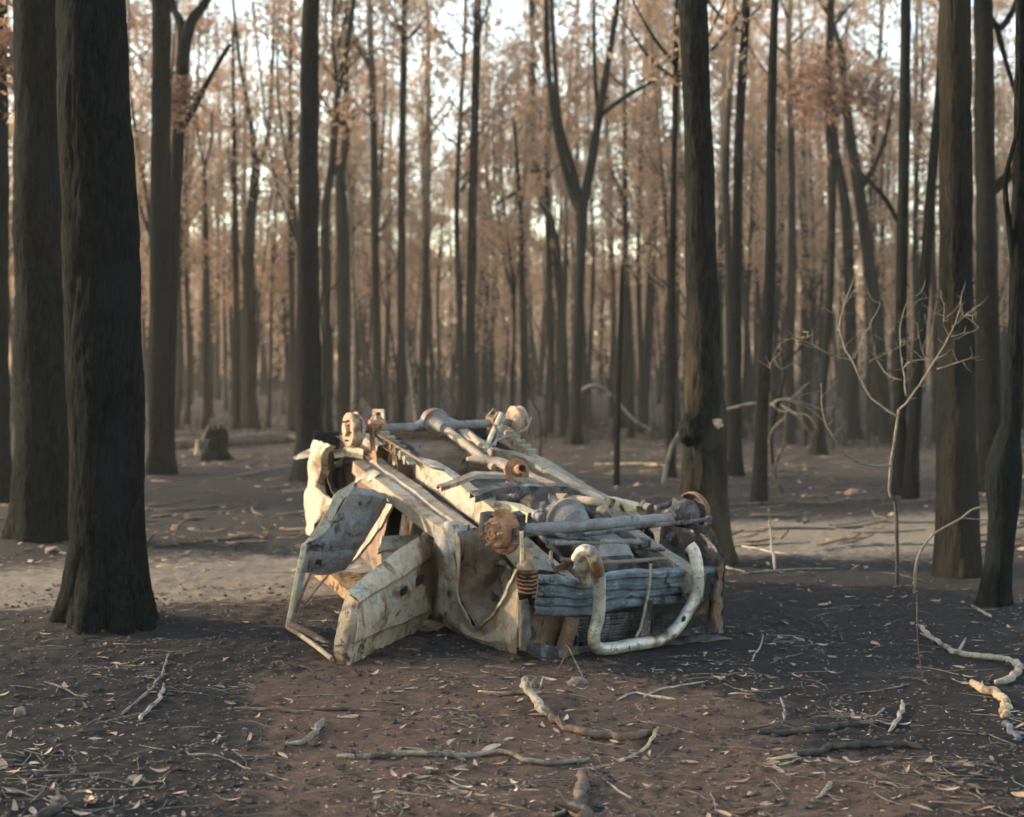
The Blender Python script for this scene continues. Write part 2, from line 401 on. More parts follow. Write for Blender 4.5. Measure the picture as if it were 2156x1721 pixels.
go = bpy.data.objects.new('ground', me); col.objects.link(go); go['kind'] = 'structure'

# ------------------------------------------------------------------ trees
def leaf_quads(mb, c, n, spread, size, rng):
    vs = []; fs = []
    for _ in range(n):
        p = Vector((rng.gauss(0, spread), rng.gauss(0, spread), rng.gauss(0, spread*.8)))+c
        d = Vector((rng.uniform(-1, 1), rng.uniform(-1, 1), rng.uniform(-1.2, .3))).normalized()
        s = d.cross(Vector((rng.uniform(-1, 1), rng.uniform(-1, 1), rng.uniform(-1, 1)))).normalized()
        l = size*rng.uniform(.6, 1.35); w = l*rng.uniform(.20, .34); k = len(vs)
        vs += [p-d*l, p+s*w, p+d*l, p-s*w]; fs.append((k, k+1, k+2, k+3))
    mb.add(vs, fs)
def crown_meshes(name, h0, h1, rad, nclus, per, rng, size=.11, trunk_r=.12, lean=0., spread=.42):
    """crown of leaf clumps on limbs, local to the trunk axis; returns (limbs MB, leaves MB)"""
    lb, lv = MB(), MB()
    cl = []
    for _ in range(nclus):
        t = rng.random(); z = h0+(h1-h0)*t; prof = math.sin(math.pi*min(1, .12+.85*t))**.7
        a = rng.uniform(0, 2*math.pi); r = rad*prof*math.sqrt(rng.random())
        cl.append(Vector((math.cos(a)*r, math.sin(a)*r, z)))
    for i, c in enumerate(cl):
        leaf_quads(lv, c, int(per*rng.uniform(.5, 1.6)), spread*rng.uniform(.7, 1.3), size, rng)
        if i % 2 == 0 and (c.x**2+c.y**2) > .3:
            zb = max(h0*.75, c.z-math.hypot(c.x, c.y)*rng.uniform(.8, 1.8)); q = (c.z-zb)
            mid = Vector((c.x*.45, c.y*.45, zb+q*.35))
            lb.tube([(0, 0, zb, trunk_r*.38), (*mid, trunk_r*.26), (*c, .012)], n=5, m=7)
    return lb, lv
def extend(pts, hmax, rng):
    """carry a trunk on above the frame, tapering"""
    p = pts[-1]; q = pts[-2]; z0 = p[2]; s = (p[0]-q[0])/max(.2, p[2]-q[2]); s = max(-.12, min(.12, s))
    for _ in range(4):
        z = p[2]+(hmax-z0)/4; p = (p[0]+s*(z-p[2])*.6+rng.uniform(-.12, .12), p[1]+rng.uniform(-.15, .15), z, max(.03, p[3]*.78)); pts = pts+[p]
    return pts
def px_path(px, Z, rz=0.):
    return [tuple(P(x, y, Z+rz*(YH-y)/1000.))+(w/2/FOC*Z,) for x, y, w in px]

crng = random.Random(3)
CROWNS = []
for i in range(4):
    lb, lv = crown_meshes('c', 0, 7.5, 2.3, 42, 42, crng, .12, .12)
    a = lb.build('limbs', M_char); b = lv.build('crown', M_crown, smooth=False)
    CROWNS.append((a.data, b.data))
    for o in (a, b): bpy.data.objects.remove(o)

def fg_tree(name, label, px, base_y, hmax=17., material=None, limbs=(), lump=.12, flare=.45, n=26, group=None, crown=True, z=None, rz=0., seed=None, crown_h=None, bark=0.):
    """px: (x, y, width) from the foot up in photo measures; limbs: lists of the same"""
    seed = seed if seed is not None else px[0][0]*.013
    rng = random.Random(int(seed*1000)); material = material or M_char
    b = gp(px[0][0], base_y); Z = z or b.y*(1+px[0][2]*.42/FOC)
    b = Vector(((px[0][0]-CX)/FOC*Z, Z, 0)); b.z = G(b.x, b.y)
    pts = px_path(px, Z, rz); pts[0] = (b.x, b.y, b.z-.18, pts[0][3])
    if hmax: pts = extend(pts, hmax, rng)
    t = empty(name, (b.x, b.y, b.z), label, 'tree', group)
    H = pts[-1][2]; mb = MB().tube(pts, n=n, m=int(max(30, H/(.045 if bark else .16))), bark=bark, lump=lump, freq=3.2, flare=flare, base=b.z, seed=seed)
    mb.build('trunk', material, t)
    for lm in limbs:
        dz = rng.uniform(-.3, .5)
        q = px_path(lm, Z); q = [(x, y+dz*k/len(q)*2, zz, r) for k, (x, y, zz, r) in enumerate(q)]
        MB().tube(q, n=10, lump=.08, freq=4, seed=seed).build('limb', material, t)
    if crown and hmax:
        lbm, lvm = CROWNS[rng.randrange(4)]
        ch = crown_h or H-7.5
        for nm, md in (('branches', lbm), ('crown', lvm)):
            o = bpy.data.objects.new(nm, md); col.objects.link(o); o.parent = t; o['kind'] = 'stuff'
            k = min(range(len(pts)), key=lambda i: abs(pts[i][2]-ch))
            o.location = (pts[k][0]-b.x, pts[k][1]-b.y, ch-b.z); o.rotation_euler.z = rng.uniform(0, 6.28)
    return t

fg_tree('charred_tree', 'massive charred trunk with flared foot standing nearest on the left', [(236, 1310, 150), (228, 1100, 150), (222, 800, 158), (213, 500, 154), (198, 200, 144), (192, 0, 140)], 1312, 18, flare=.24, n=110, lump=.07, bark=.011)
fg_tree('charred_tree', 'wide black trunk directly behind the nearest big left trunk', [(90, 1138, 118), (88, 900, 112), (85, 500, 106), (80, 0, 98)], 1138, 19, flare=.25, n=96, lump=.08, bark=.012)
fg_tree('charred_tree', 'black trunk cut by the left edge of the picture', [(-12, 1060, 62), (-10, 600, 58), (-12, 0, 52)], 1060, 18, n=24)
fg_tree('charred_tree', 'straight black trunk just right of the nearest big left trunk', [(340, 1000, 50), (338, 700, 45), (338, 400, 43), (340, 0, 39)], 1000, 20, n=26)
fg_tree('forked_tree', 'charred tree forking in a Y near the top edge at left', [(352, 985, 30), (358, 700, 28), (368, 450, 27), (378, 230, 27), (388, 90, 30)], 985, 0, limbs=[[(386, 95, 24), (375, 40, 18), (355, 5, 15), (340, -60, 12)], [(389, 95, 26), (402, 45, 24), (428, 10, 20), (470, -60, 15)], [(380, 270, 15), (405, 240, 13), (440, 175, 11), (488, 98, 9)]])
fg_tree('charred_tree', 'straight black trunk rising right behind the wreck\'s rear quarter', [(656, 1015, 64), (652, 850, 52), (650, 600, 46), (650, 300, 41), (655, 0, 35)], 1015, 20, n=26)
fg_tree('charred_tree', 'big grey-black trunk behind the bull bar with a knotted burl lit on one side', [(1480, 1190, 94), (1482, 1050, 94), (1483, 930, 90), (1487, 880, 86), (1482, 820, 80), (1478, 600, 66), (1470, 300, 58), (1460, 0, 58)], 1190, 18, M_char_sun, n=90, lump=.10, bark=.010)
fg_tree('charred_tree', 'thick dark trunk at right, left-side sunlight painted as brown patches', [(2014, 1218, 88), (2014, 1000, 84), (2012, 700, 72), (2012, 300, 66), (2012, 0, 64)], 1218, 18, M_char_sun_patch, n=80, lump=.08, flare=.18, bark=.009)
fg_tree('charred_tree', 'black trunk close behind the thick right trunk, with one limb rising right', [(2088, 1040, 52), (2080, 700, 46), (2074, 300, 42), (2070, 0, 40)], 1040, 18, n=24, limbs=[[(2080, 410, 26), (2105, 385, 24), (2130, 360, 22), (2175, 325, 18)], [(2072, 20, 18), (2100, 60, 16), (2125, 30, 12), (2150, -40, 10)], [(2100, 60, 14), (2118, 130, 11), (2140, 200, 9)]])
fg_tree('burl_tree', 'crooked trunk with a swollen burl at the right edge', [(2084, 1278, 54), (2100, 1200, 48), (2112, 1090, 54), (2113, 1000, 70), (2120, 930, 52), (2132, 860, 38), (2142, 600, 32), (2148, 300, 28), (2150, 0, 26)], 1278, 15, M_char, n=60, bark=.007, lump=.2, flare=.4, limbs=[[(2135, 560, 16), (2120, 470, 13), (2110, 380, 11), (2135, 250, 9), (2130, 100, 8)]])
fg_tree('slender_tree', 'slender black trunk just left of the big trunk behind the bull bar', [(1412, 1005, 20), (1414, 700, 16), (1418, 400, 13), (1425, 0, 11)], 1005, 15, n=16)
fg_tree('slender_tree', 'straight slender trunk right of the burl-marked trunk', [(1548, 1002, 28), (1550, 700, 23), (1556, 300, 20), (1572, 0, 18)], 1002, 18, n=18)
fg_tree('slender_tree', 'pale thin trunk with scorched tan bark beside the straight slender trunk', [(1536, 960, 20), (1535, 600, 17), (1528, 350, 16), (1545, 0, 14)], 960, 18, M_far, n=14)
fg_tree('slender_tree', 'leaning grey sapling trunk standing at the edge of the right track', [(1597, 1064, 28), (1606, 850, 27), (1622, 560, 24), (1624, 270, 20), (1632, 0, 16)], 1064, 16, M_far_dark, n=18)
fg_tree('slender_tree', 'flared black trunk in the middle distance right of the track', [(1721, 960, 28), (1728, 860, 20), (1745, 650, 18), (1752, 400, 18), (1745, 200, 18), (1750, 0, 16)], 960, 19, n=16, limbs=[[(1752, 60, 8), (1775, 30, 7), (1800, 0, 6)]], flare=.6)
fg_tree('leaning_tree', 'black trunk leaning left beneath a clump of red-brown dead leaves', [(1868, 935, 26), (1850, 700, 25), (1828, 540, 25), (1805, 380, 24), (1785, 250, 20), (1770, 100, 14)], 935, 0, limbs=[[(1812, 400, 13), (1845, 345, 11), (1870, 280, 9), (1888, 190, 7)], [(1770, 100, 12), (1755, 40, 10), (1730, -20, 8)]], n=16)
fg_tree('slender_tree', 'black trunk crossing behind the leaning one with the red-brown leaf clump', [(1800, 925, 26), (1792, 700, 24), (1782, 450, 22), (1760, 320, 18), (1750, 150, 15), (1748, 0, 14)], 925, 18, n=16)
fg_tree('slender_tree', 'straight dark trunk behind the pale dead sapling', [(1892, 1050, 34), (1896, 700, 26), (1904, 300, 23), (1907, 0, 21)], 1050, 18, n=18, limbs=[[(1900, 480, 12), (1860, 410, 10), (1815, 360, 7)]])
fg_tree('leaning_tree', 'dark trunk leaning right between the dead sapling and the thick right trunk', [(1914, 1052, 30), (1930, 800, 27), (1946, 600, 24), (1964, 350, 20), (1980, 150, 17), (1985, 0, 15)], 1052, 16, n=16)
fg_tree('slender_tree', 'bark-streaked trunk above the wreck\'s rear axle, left of centre', [(843, 925, 24), (845, 700, 18), (846, 400, 16), (852, 0, 13)], 925, 20, n=16)
fg_tree('slender_tree', 'straight black trunk above the wreck\'s differential, at centre', [(990, 925, 26), (990, 700, 21), (996, 400, 19), (1006, 0, 15)], 925, 20, n=16)
fg_tree('slender_tree', 'thin dark trunk with one crooked branch, right of the wreck\'s rear axle', [(1104, 915, 17), (1102, 700, 13), (1096, 460, 11), (1090, 360, 9), (1082, 250, 6)], 915, 0, n=12, limbs=[[(1094, 400, 8), (1060, 420, 7), (1040, 432, 5)]])
fg_tree('forked_tree', 'black tree splitting into three tall limbs at centre right', [(1208, 936, 28), (1214, 800, 22), (1220, 600, 22), (1224, 470, 24), (1220, 425, 26)], 936, 0, n=18, flare=.5, limbs=[[(1218, 440, 20), (1190, 360, 16), (1165, 230, 14), (1152, 100, 12), (1150, -60, 9)], [(1220, 430, 18), (1205, 350, 15), (1178, 250, 13), (1165, 60, 10), (1160, -80, 8)], [(1226, 440, 22), (1246, 340, 19), (1262, 240, 18), (1288, 90, 13), (1312, -60, 10)], [(1268, 240, 12), (1300, 215, 10), (1345, 185, 9), (1392, 160, 6)], [(1262, 250, 11), (1252, 150, 9), (1250, -40, 7)]])
fg_tree('crooked_tree', 'snaking dark trunk left of the three-limbed tree', [(1190, 895, 22), (1184, 700, 19), (1178, 600, 19), (1165, 490, 17), (1135, 395, 18), (1124, 290, 16), (1121, 100, 13), (1120, -20, 12)], 895, 18, n=14)
fg_tree('crooked_tree', 'thin wavy trunk right of the three-limbed tree', [(1312, 900, 18), (1318, 650, 15), (1312, 430, 13), (1290, 370, 11), (1278, 290, 9), (1282, 100, 7)], 900, 0, n=10)
fg_tree('forked_tree', 'black trunk with a narrow fork in the left middle distance', [(528, 905, 30), (526, 700, 27), (524, 520, 24), (535, 400, 20), (540, 345, 20)], 905, 0, n=14, limbs=[[(538, 350, 14), (528, 250, 11), (505, 120, 8), (490, -40, 7)], [(542, 350, 14), (562, 290, 11), (570, 150, 8), (575, -40, 6)]])
fg_tree('slender_tree', 'pole-thin black trunk left of the narrow forked one', [(499, 905, 16), (497, 600, 14), (493, 300, 10), (490, 60, 7)], 905, 0, n=10)
fg_tree('slender_tree', 'thin forked black sapling above the charred stump', [(434, 905, 14), (433, 700, 12), (432, 400, 10), (430, 350, 9)], 905, 0, n=10, limbs=[[(431, 355, 7), (418, 300, 5), (410, 240, 4)], [(431, 355, 7), (446, 300, 5), (450, 240, 4)]])
fg_tree('crooked_tree', 'bent dark trunk close right of the trunk behind the rear quarter', [(690, 930, 22), (688, 700, 20), (684, 470, 19), (698, 350, 16), (712, 200, 14), (738, 60, 11), (745, -20, 10)], 930, 17, n=12, limbs=[[(690, 380, 10), (725, 330, 8), (730, 250, 6)], [(712, 190, 9), (700, 80, 7), (705, -30, 6)]])
fg_tree('slender_tree', 'dark trunk with a leaning base right of the bent trunk', [(724, 915, 26), (722, 700, 22), (728, 500, 18), (722, 380, 14), (728, 200, 12), (730, 0, 10)], 915, 18, n=12)
fg_tree('slender_tree', 'short thin black stem standing in the open ground right of the wreck', [(1298, 1022, 13), (1300, 900, 12), (1306, 700, 10), (1310, 560, 6)], 1022, 0, n=10, flare=.2)
fg_tree('slender_tree', 'tan-streaked trunk leaning in front of the far stand right of centre', [(1352, 905, 22), (1368, 650, 19), (1378, 400, 16), (1372, 100, 13)], 905, 17, M_far, n=12)
fg_tree('slender_tree', 'dark trunk between the leaning grey sapling and the flared trunk', [(1662, 935, 20), (1664, 700, 18), (1668, 400, 15), (1660, 100, 12)], 935, 18, M_far_dark, n=12)

# burl and roots on the two nearest marked trees
def lump_part(tree, name, c, r, m, seed):
    bm = bmesh.new(); bmesh.ops.create_icosphere(bm, subdivisions=4, radius=1)
    for v in bm.verts:
        v.co *= 1+.28*noise.noise(v.co*2.2+Vector((seed, 0, 0)))+.14*noise.noise(v.co*6)
        v.co = Vector((v.co.x*r[0], v.co.y*r[1], v.co.z*r[2]))+c-ORG[tree.name]
    me = bpy.data.meshes.new(name); bm.to_mesh(me); bm.free(); me.materials.append(m); me.polygons.foreach_set('use_smooth', [True]*len(me.polygons))
    o = bpy.data.objects.new(name, me); col.objects.link(o); o.parent = tree
TR = {o['label']: o for o in col.objects if o.type == 'EMPTY'}
bt = [o for k, o in TR.items() if 'knotted burl' in k][0]; zb_ = ORG[bt.name].y
lump_part(bt, 'burl', P(1460, 905, zb_-.10), (.14, .14, .17), M_char_sun, 2); lump_part(bt, 'burl', P(1506, 893, zb_-.13), (.07, .07, .07), M_tan, 5); lump_part(bt, 'burl', P(1490, 935, zb_-.16), (.10, .07, .13), M_char_sun, 9)
big = [o for k, o in TR.items() if 'massive charred' in k][0]; zg = ORG[big.name].y
for x0, y0, x1, y1, r in [(192, 1150, 112, 1316, .12), (205, 1180, 172, 1334, .12), (278, 1190, 316, 1322, .10), (250, 1200, 262, 1338, .11)]:
    e = gp(x1, y1, -.06); a_ = P(x0, y0, zg-.12)
    MB().tube([tuple(a_)+(r*1.1,), tuple(a_*.45+e*.55+Vector((0, 0, -.07)))+(r*.85,), tuple(e)+(r*.5,)], n=12, m=14, lump=.25, freq=5).build('root', M_char, big)

# stand of trees beyond the clearing: every one with its own trunk, branches and crown
VAR = []
vr = random.Random(11)
for i in range(9):
    h = [19, 23, 17, 25, 20, 14, 22, 9, 11][i]; r0 = [.10, .125, .075, .14, .09, .07, .11, .045, .055][i]
    fork = i in (2, 5)
    w = [(0, 0, -.3, r0*1.25), (vr.uniform(-.1, .1), vr.uniform(-.1, .1), h*.12, r0), (vr.uniform(-.25, .25), vr.uniform(-.25, .25), h*.35, r0*.86), (vr.uniform(-.4, .4), vr.uniform(-.4, .4), h*.65, r0*.6), (vr.uniform(-.5, .5), vr.uniform(-.5, .5), h*.96, .03)]
    tm = MB().tube(w, n=9, m=26, lump=.10, freq=2.5, flare=.3, base=0, seed=i)
    if fork:
        for s in (-1, 1):
            tm.tube([(w[2][0], w[2][1], h*.35, r0*.7), (s*.7, s*.3, h*.5, r0*.5), (s*1.3, s*.5, h*.8, .05)], n=7, m=10)
    low = i >= 7
    lb, lv = crown_meshes('v', h*(.4 if low else [.36, .40, .36, .42, .34, .36, .40, 0, 0][i]), h, (1.2 if low else 2.3), 34 if low else [30, 20, 31, 19, 29, 26, 21][i], 30 if low else 105, vr, .12, r0, spread=.3 if low else .38)
    T_ = tm.build('trunk', M_far if i % 3 else M_far_dark); A_ = lb.build('branches', M_far); B_ = lv.build('crown', M_crown, smooth=False)
    VAR.append((T_.data, A_.data, B_.data, h))
    for o in (T_, A_, B_): bpy.data.objects.remove(o)
FARL = ['tall scorched tree in the stand beyond the clearing', 'slim scorched sapling in the stand beyond the clearing']
placed = []
def far_tree(x, y, k, s, rz, off=False):
    t = empty('scorched_tree' if k < 7 else 'scorched_sapling', (x, y, G(x, y)), (FARL[0] if k < 7 else FARL[1]) if not off else 'scorched tree standing off to the left, shading the clearing', 'tree', 'trees of the far stand' if k < 7 else 'saplings of the far stand')
    if off: t['group'] = 'trees off to the left'
    t.scale = (s, s, s*R.uniform(.92, 1.08)); t.rotation_euler = (R.uniform(-.03, .03), R.uniform(-.03, .03), rz)
    for nm, md in zip(('trunk', 'branches', 'crown'), VAR[k][:3]):
        o = bpy.data.objects.new(nm, md); col.objects.link(o); o.parent = t
        if nm != 'trunk': o['kind'] = 'stuff'
tr = random.Random(23)
tries = 0
while len(placed) < 245 and tries < 20000:
    tries += 1
    y = 50+(118-50)*tr.random()**.85; x = tr.uniform(-1, 1)*(.345*y+3)
    if any((x-a)**2+(y-b)**2 < (1.3+.008*y)**2 for a, b in placed): continue
    placed.append((x, y)); far_tree(x, y, tr.choice([0, 1, 2, 3, 4, 5, 6, 0, 1, 3, 6, 2, 7, 8]) if y > 62 else tr.choice([0, 1, 2, 4, 5, 6]), tr.uniform(.8, 1.15), tr.uniform(0, 6.28))
# the far wood behind the stand, too far to tell its trees apart
fr = np.random.default_rng(4); mb = MB()
vs, fs = [], []
for k in range(620):
    y = fr.uniform(112, 240); x = fr.uniform(-.36, .36)*y; r = fr.uniform(.12, .3); h = fr.uniform(11, 19); g = G(x, y); o0 = len(vs); lx = fr.normal(0, .5)
    for zz, rr, dx in ((-.5, r, 0), (h*.6, r*.7, lx), (h, .05, lx*1.6)):
        for a in (0, 2.094, 4.189): vs.append((x+dx+rr*math.cos(a), y+rr*math.sin(a), g+zz))
    for i in (0, 1):
        for j in range(3): fs.append((o0+i*3+j, o0+i*3+(j+1) % 3, o0+i*3+3+(j+1) % 3, o0+i*3+3+j))
o = mb.add(vs, fs).build('far_wood_trunks', M_far); o['kind'] = 'stuff'; o['label'] = 'bare trunks of the far wood behind the stand'; o['category'] = 'wood'
N = 130000; y = fr.uniform(120, 255, N); x = fr.uniform(-.36, .36, N)*y
cl = vnoise(x*.12, y*.12, 3)+vnoise(x*.35, y*.35, 8)*.6
hh = 1.2+(9.5+.045*(y-120))*fr.random(N)**.8*(1+.5*cl); keep = fr.random(N) < .85+cl
x, y, hh = x[keep], y[keep], hh[keep]; N = len(x)
c = np.stack([x, y, ground(x, y)+hh], -1); d = fr.normal(size=(N, 3)); d /= np.linalg.norm(d, axis=1)[:, None]; e = np.cross(d, fr.normal(size=(N, 3))); e /= np.linalg.norm(e, axis=1)[:, None]
sz = fr.uniform(.2, .48, N)[:, None]
V = np.stack([c-d*sz, c+e*sz*.45, c+d*sz, c-e*sz*.45], 1).reshape(-1, 3)
me = bpy.data.meshes.new('far_wood_foliage'); me.from_pydata(V.tolist(), [], np.arange(4*N).reshape(-1, 4).tolist()); me.materials.append(M_crown)
o = bpy.data.objects.new('far_wood_foliage', me); col.objects.link(o); o['kind'] = 'stuff'; o['label'] = 'brown scorched foliage of the far wood'; o['category'] = 'wood'
# off to the left, out of the picture: these throw the long broken shadows over the foreground
off = []
tries = 0
while len(off) < 60 and tries < 8000:
    tries += 1
    x = tr.uniform(-62, -7); y = tr.uniform(-6, 44)
    if x > -.335*y-2.2: continue
    if 8.6 < y+.25*x < 22: continue          # a gap in the stand lets the low sun reach the wreck and the track
    if any((x-a)**2+(y-b)**2 < 9 for a, b in off): continue
    off.append((x, y)); far_tree(x, y, tr.choice([0, 1, 2, 3, 4, 5, 6]), tr.uniform(.8, 1.1), tr.uniform(0, 6.28), True)

# thin burnt stems of the understorey, each standing alone
SV = []
for i in range(5):
    h = [2.6, 4.5, 3.4, 6., 1.6][i]; q = [(0, 0, -.15, .035)]+[(vr.gauss(0, .07)*k, vr.gauss(0, .07)*k, h*k/4, .032*(1-k/5)) for k in range(1, 5)]
    m1 = MB().tube(q, n=6, m=14); m2 = MB()
    for j in range(4):
        k = vr.randrange(1, 4); p = q[k]; a = vr.uniform(0, 6.28); m1.tube([(p[0], p[1], p[2], .014), (p[0]+.4*math.cos(a), p[1]+.4*math.sin(a), p[2]+.35, .010), (p[0]+.6*math.cos(a+.4), p[1]+.6*math.sin(a+.4), p[2]+.95, .004)], n=5, m=6)
    o = m1.build('stem', M_char); SV.append(o.data); bpy.data.objects.remove(o)
for k in range(42):
    y = tr.uniform(27, 62); x = tr.uniform(-1, 1)*(.33*y)
    o = bpy.data.objects.new('burnt_stem', SV[tr.randrange(5)]); col.objects.link(o); o.location = (x, y, G(x, y)); o.rotation_euler = (tr.gauss(0, .08), tr.gauss(0, .08), tr.uniform(0, 6.28)); s_ = tr.uniform(.7, 1.2); o.scale = (s_, s_, s_)
    tag(o, 'thin burnt understorey stem between the middle-distance trunks', 'sapling', 'thin burnt stems of the understorey')
# low burnt scrub under the far trees
sr_ = random.Random(77); vs, fs = [], []
for _ in range(300):
    cy = 44+46*sr_.random(); cx = sr_.uniform(-.34, .34)*cy
    for _k in range(8):
        x = cx+sr_.gauss(0, .3); y = cy+sr_.gauss(0, .3); h = sr_.uniform(.2, .9); lx, ly = sr_.gauss(0, .6)*h, sr_.gauss(0, .6)*h; g = G(x, y); r = sr_.uniform(.006, .016); o0 = len(vs)
        for t, rr in ((0, r), (.55, r*.7), (1, .003)):
            for a in (0, 2.094, 4.189): vs.append((x+lx*t*t+rr*math.cos(a), y+ly*t*t+rr*math.sin(a), g+h*t-.03))
        for i in (0, 1):
            for j in range(3): fs.append((o0+i*3+j, o0+i*3+(j+1) % 3, o0+i*3+3+(j+1) % 3, o0+i*3+3+j))
o = MB().add(vs, fs).build('burnt_scrub', M_char); o['kind'] = 'stuff'; o['label'] = 'low charred scrub stems under the far trees'; o['category'] = 'scrub'
# hanging clump of red-brown dead leaves on the leaning tree
def leaf_clump(tree, label, cx, cy, Z, rad, n, seed):
    rg = random.Random(seed); mb = MB(); c = P(cx, cy, Z); t = TREES[tree]
    for _ in range(n):
        d = Vector((rg.gauss(0, .45), rg.gauss(0, .4), rg.gauss(0, .5)))*rad
        leaf_quads(mb, c+d, 7, .10, .10, rg)
    o = mb.build('leaf_clump', M_red, t, smooth=False); o['kind'] = 'stuff'; o['label'] = label
M_red = leaf_mat('red_brown_leaves', [(.13, .065, .04), (.20, .105, .068), (.25, .145, .095), (.17, .09, .06)], .3)
TREES = {o['label']: o for o in col.objects if o.type == 'EMPTY'}
_lean = [k for k in TREES if 'leaning left beneath' in k][0]; _edge = [k for k in TREES if 'cut by the left edge' in k][0]; _y = [k for k in TREES if 'in a Y near' in k][0]
leaf_clump(_lean, 'dense clump of red-brown dead leaves', 1725, 190, 40, 1.05, 190, 4)
leaf_clump(_lean, 'ragged smaller clump of dead leaves', 1830, 200, 40, .75, 90, 5)
leaf_clump(_edge, 'drooping tuft of dead leaves', 2, 105, 20, .5, 70, 6)
leaf_clump(_y, 'tuft of dead leaves on the trunk', 376, 215, 33, .5, 70, 8)

# ------------------------------------------------------------------ the overturned, burnt-out car
_a, _p, _r = math.radians(27.02), math.radians(13.45), math.radians(1.68)
CO = Vector((.556, 10.95, .761))                                   # middle of the front axle
cu_ = Vector((math.sin(_a)*math.cos(_p), -math.cos(_a)*math.cos(_p), -math.sin(_p)))   # towards the nose
_v0 = Vector((math.cos(_a), math.sin(_a), 0)); _w0 = cu_.cross(_v0)
cv_ = _v0*math.cos(_r)+_w0*math.sin(_r); cw_ = _w0*math.cos(_r)-_v0*math.sin(_r)
def C(u, v, w): return CO+cu_*u+cv_*v+cw_*w
EYEV = Vector((0, 0, EYE))
def hitp(x, y, pt, n):
    d = Vector(((x-CX)/FOC, 1, -(y-YH)/FOC)); t = (pt-EYEV).dot(n)/d.dot(n); return EYEV+d*t
def su(x, y, val): return hitp(x, y, C(val, 0, 0), cu_)
def sv(x, y, val): return hitp(x, y, C(0, val, 0), cv_)
def sw(x, y, val): return hitp(x, y, C(0, 0, val), cw_)
_A, _B = C(.86, -.72, 0), C(.42, .82, 0)                           # nose pushed back on its far side
fn_ = (_B-_A).cross(cw_).normalized()
if fn_.dot(cu_) < 0: fn_ = -fn_
def sf(x, y, off=0.): return hitp(x, y, _A+fn_*off, fn_)
base = C(-1.2, 0, 0); base.z = G(base.x, base.y)
car = empty('overturned_car', base, 'burnt-out four-wheel drive lying upside down in the clearing', 'car wreck')
def cpart(mb, name, m, **k):
    o = mb.build(name, m, k.pop('parent', car), **k); o.data.set_sharp_from_angle(angle=math.radians(33)); return o
def cbox(u, v, w, du, dv, dw, **k): return MB().box(C(u, v, w), cu_*du, cv_*dv, cw_*dw, **k)
def ctube(pts, r, n=10, **k): return MB().tube([tuple(p) for p in pts], r=r, n=n, **k)

# floor pan with pressed ribs, sills, chassis rails
rows = []
for k in range(33):
    v = -.66+1.32*k/32; rib = .014*math.sin(v*34)
    rows.append([C(u, v, -.25+rib*(1 if -2.1 < u < -.7 else .3)-.05*sstep(-1.5, -2.1, u)*math.exp(-(v/.5)**4)) for u in np.linspace(-2.5, -.55, 6)])
fp = cpart(MB().loft(rows, 33, 30, .022, 3.5), 'floor_pan', K_floor, thick=.006)
for s in (-1, 1):
    sec = [(-.795, -.315), (-.81, -.30), (-.81, -.205), (-.715, -.195), (-.705, -.212), (-.665, -.212), (-.655, -.192), (-.56, -.192), (-.555, -.26)]
    rows = [[C(u, -s*v, w+.006*math.sin(u*6+s)) for u in np.linspace(-2.45, -.62, 8)] for v, w in sec]
    cpart(MB().loft(rows, 25, 40, .006, 5, seed=s), 'sill', K_under, thick=.006)
    rail = []
    for v, w in [(-.05, -.22), (-.048, -.03), (.048, -.03), (.05, -.22)]:
        rail.append([C(u, s*(.44+.03*math.sin(u*1.1))+v, w+dz) for u, dz in [(-3.25, -.12), (-2.9, -.14), (-2.5, -.13), (-2.1, -.06), (-1.7, -.01), (-1.2, -.01), (-.6, -.02), (-.2, -.10), (.3, -.12), (.65, -.14)]])
    cpart(MB().loft(rail, 10, 60, .008, 6, seed=s*3), 'chassis_rail', K_cream if s < 0 else K_under, thick=.005)
# crossmembers
cm = [sw(996, 1040, .03), sw(1043, 1023, .06), sw(1110, 1021, .06), sw(1186, 1021, .06), sw(1228, 1038, .03)]
cpart(MB().loft([[p+cu_*.05-cw_*.05 for p in cm], [p+cu_*.045 for p in cm], [p-cu_*.05 for p in cm], [p-cu_*.055-cw_*.05 for p in cm]], 10, 24, .006, smooth=False), 'gearbox_crossmember', K_dark, thick=.006)
cm = [sw(925, 1024, .0), sw(965, 1012, .03), sw(1002, 996, .06), sw(1060, 998, .06), sw(1130, 1009, .03)]
cpart(MB().loft([[p+cu_*.04-cw_*.03 for p in cm], [p+cu_*.035 for p in cm], [p-cu_*.04 for p in cm], [p-cu_*.045-cw_*.03 for p in cm]], 10, 24, .008, smooth=False), 'crossmember', K_under, thick=.006)
cpart(cbox(-3.15, 0, -.20, .05, .46, .06), 'crossmember', K_brown, bevel=.008, smooth=False)
# fuel tank, rounded, with two straps
tk = MB(); tc = C(-2.30, -.18, -.15)
rows = []
for du, dw in [(-.34, -.22), (-.36, -.02), (-.33, .05), (-.25, .075), (.22, .075), (.32, .05), (.35, -.02), (.34, -.26)]:
    rows.append([tc+cu_*du*.62+cv_*dv+cw_*dw for dv in (-.40, -.36, 0, .36, .40)])
tank = cpart(tk.loft(rows, 26, 20, .01, 4), 'fuel_tank', K_brown, thick=.006)
for dv in (-.2, .2):
    cpart(MB().loft([[tc+cu_*du*.65+cv_*(dv+e)+cw_*(dw+.008) for e in (-.012, .012)] for du, dw in [(-.37, -.2), (-.36, .0), (-.25, .085), (.22, .085), (.35, .0), (.36, -.2)]], 14, 3, smooth=False), 'tank_strap', K_dark, parent=tank, thick=.004)
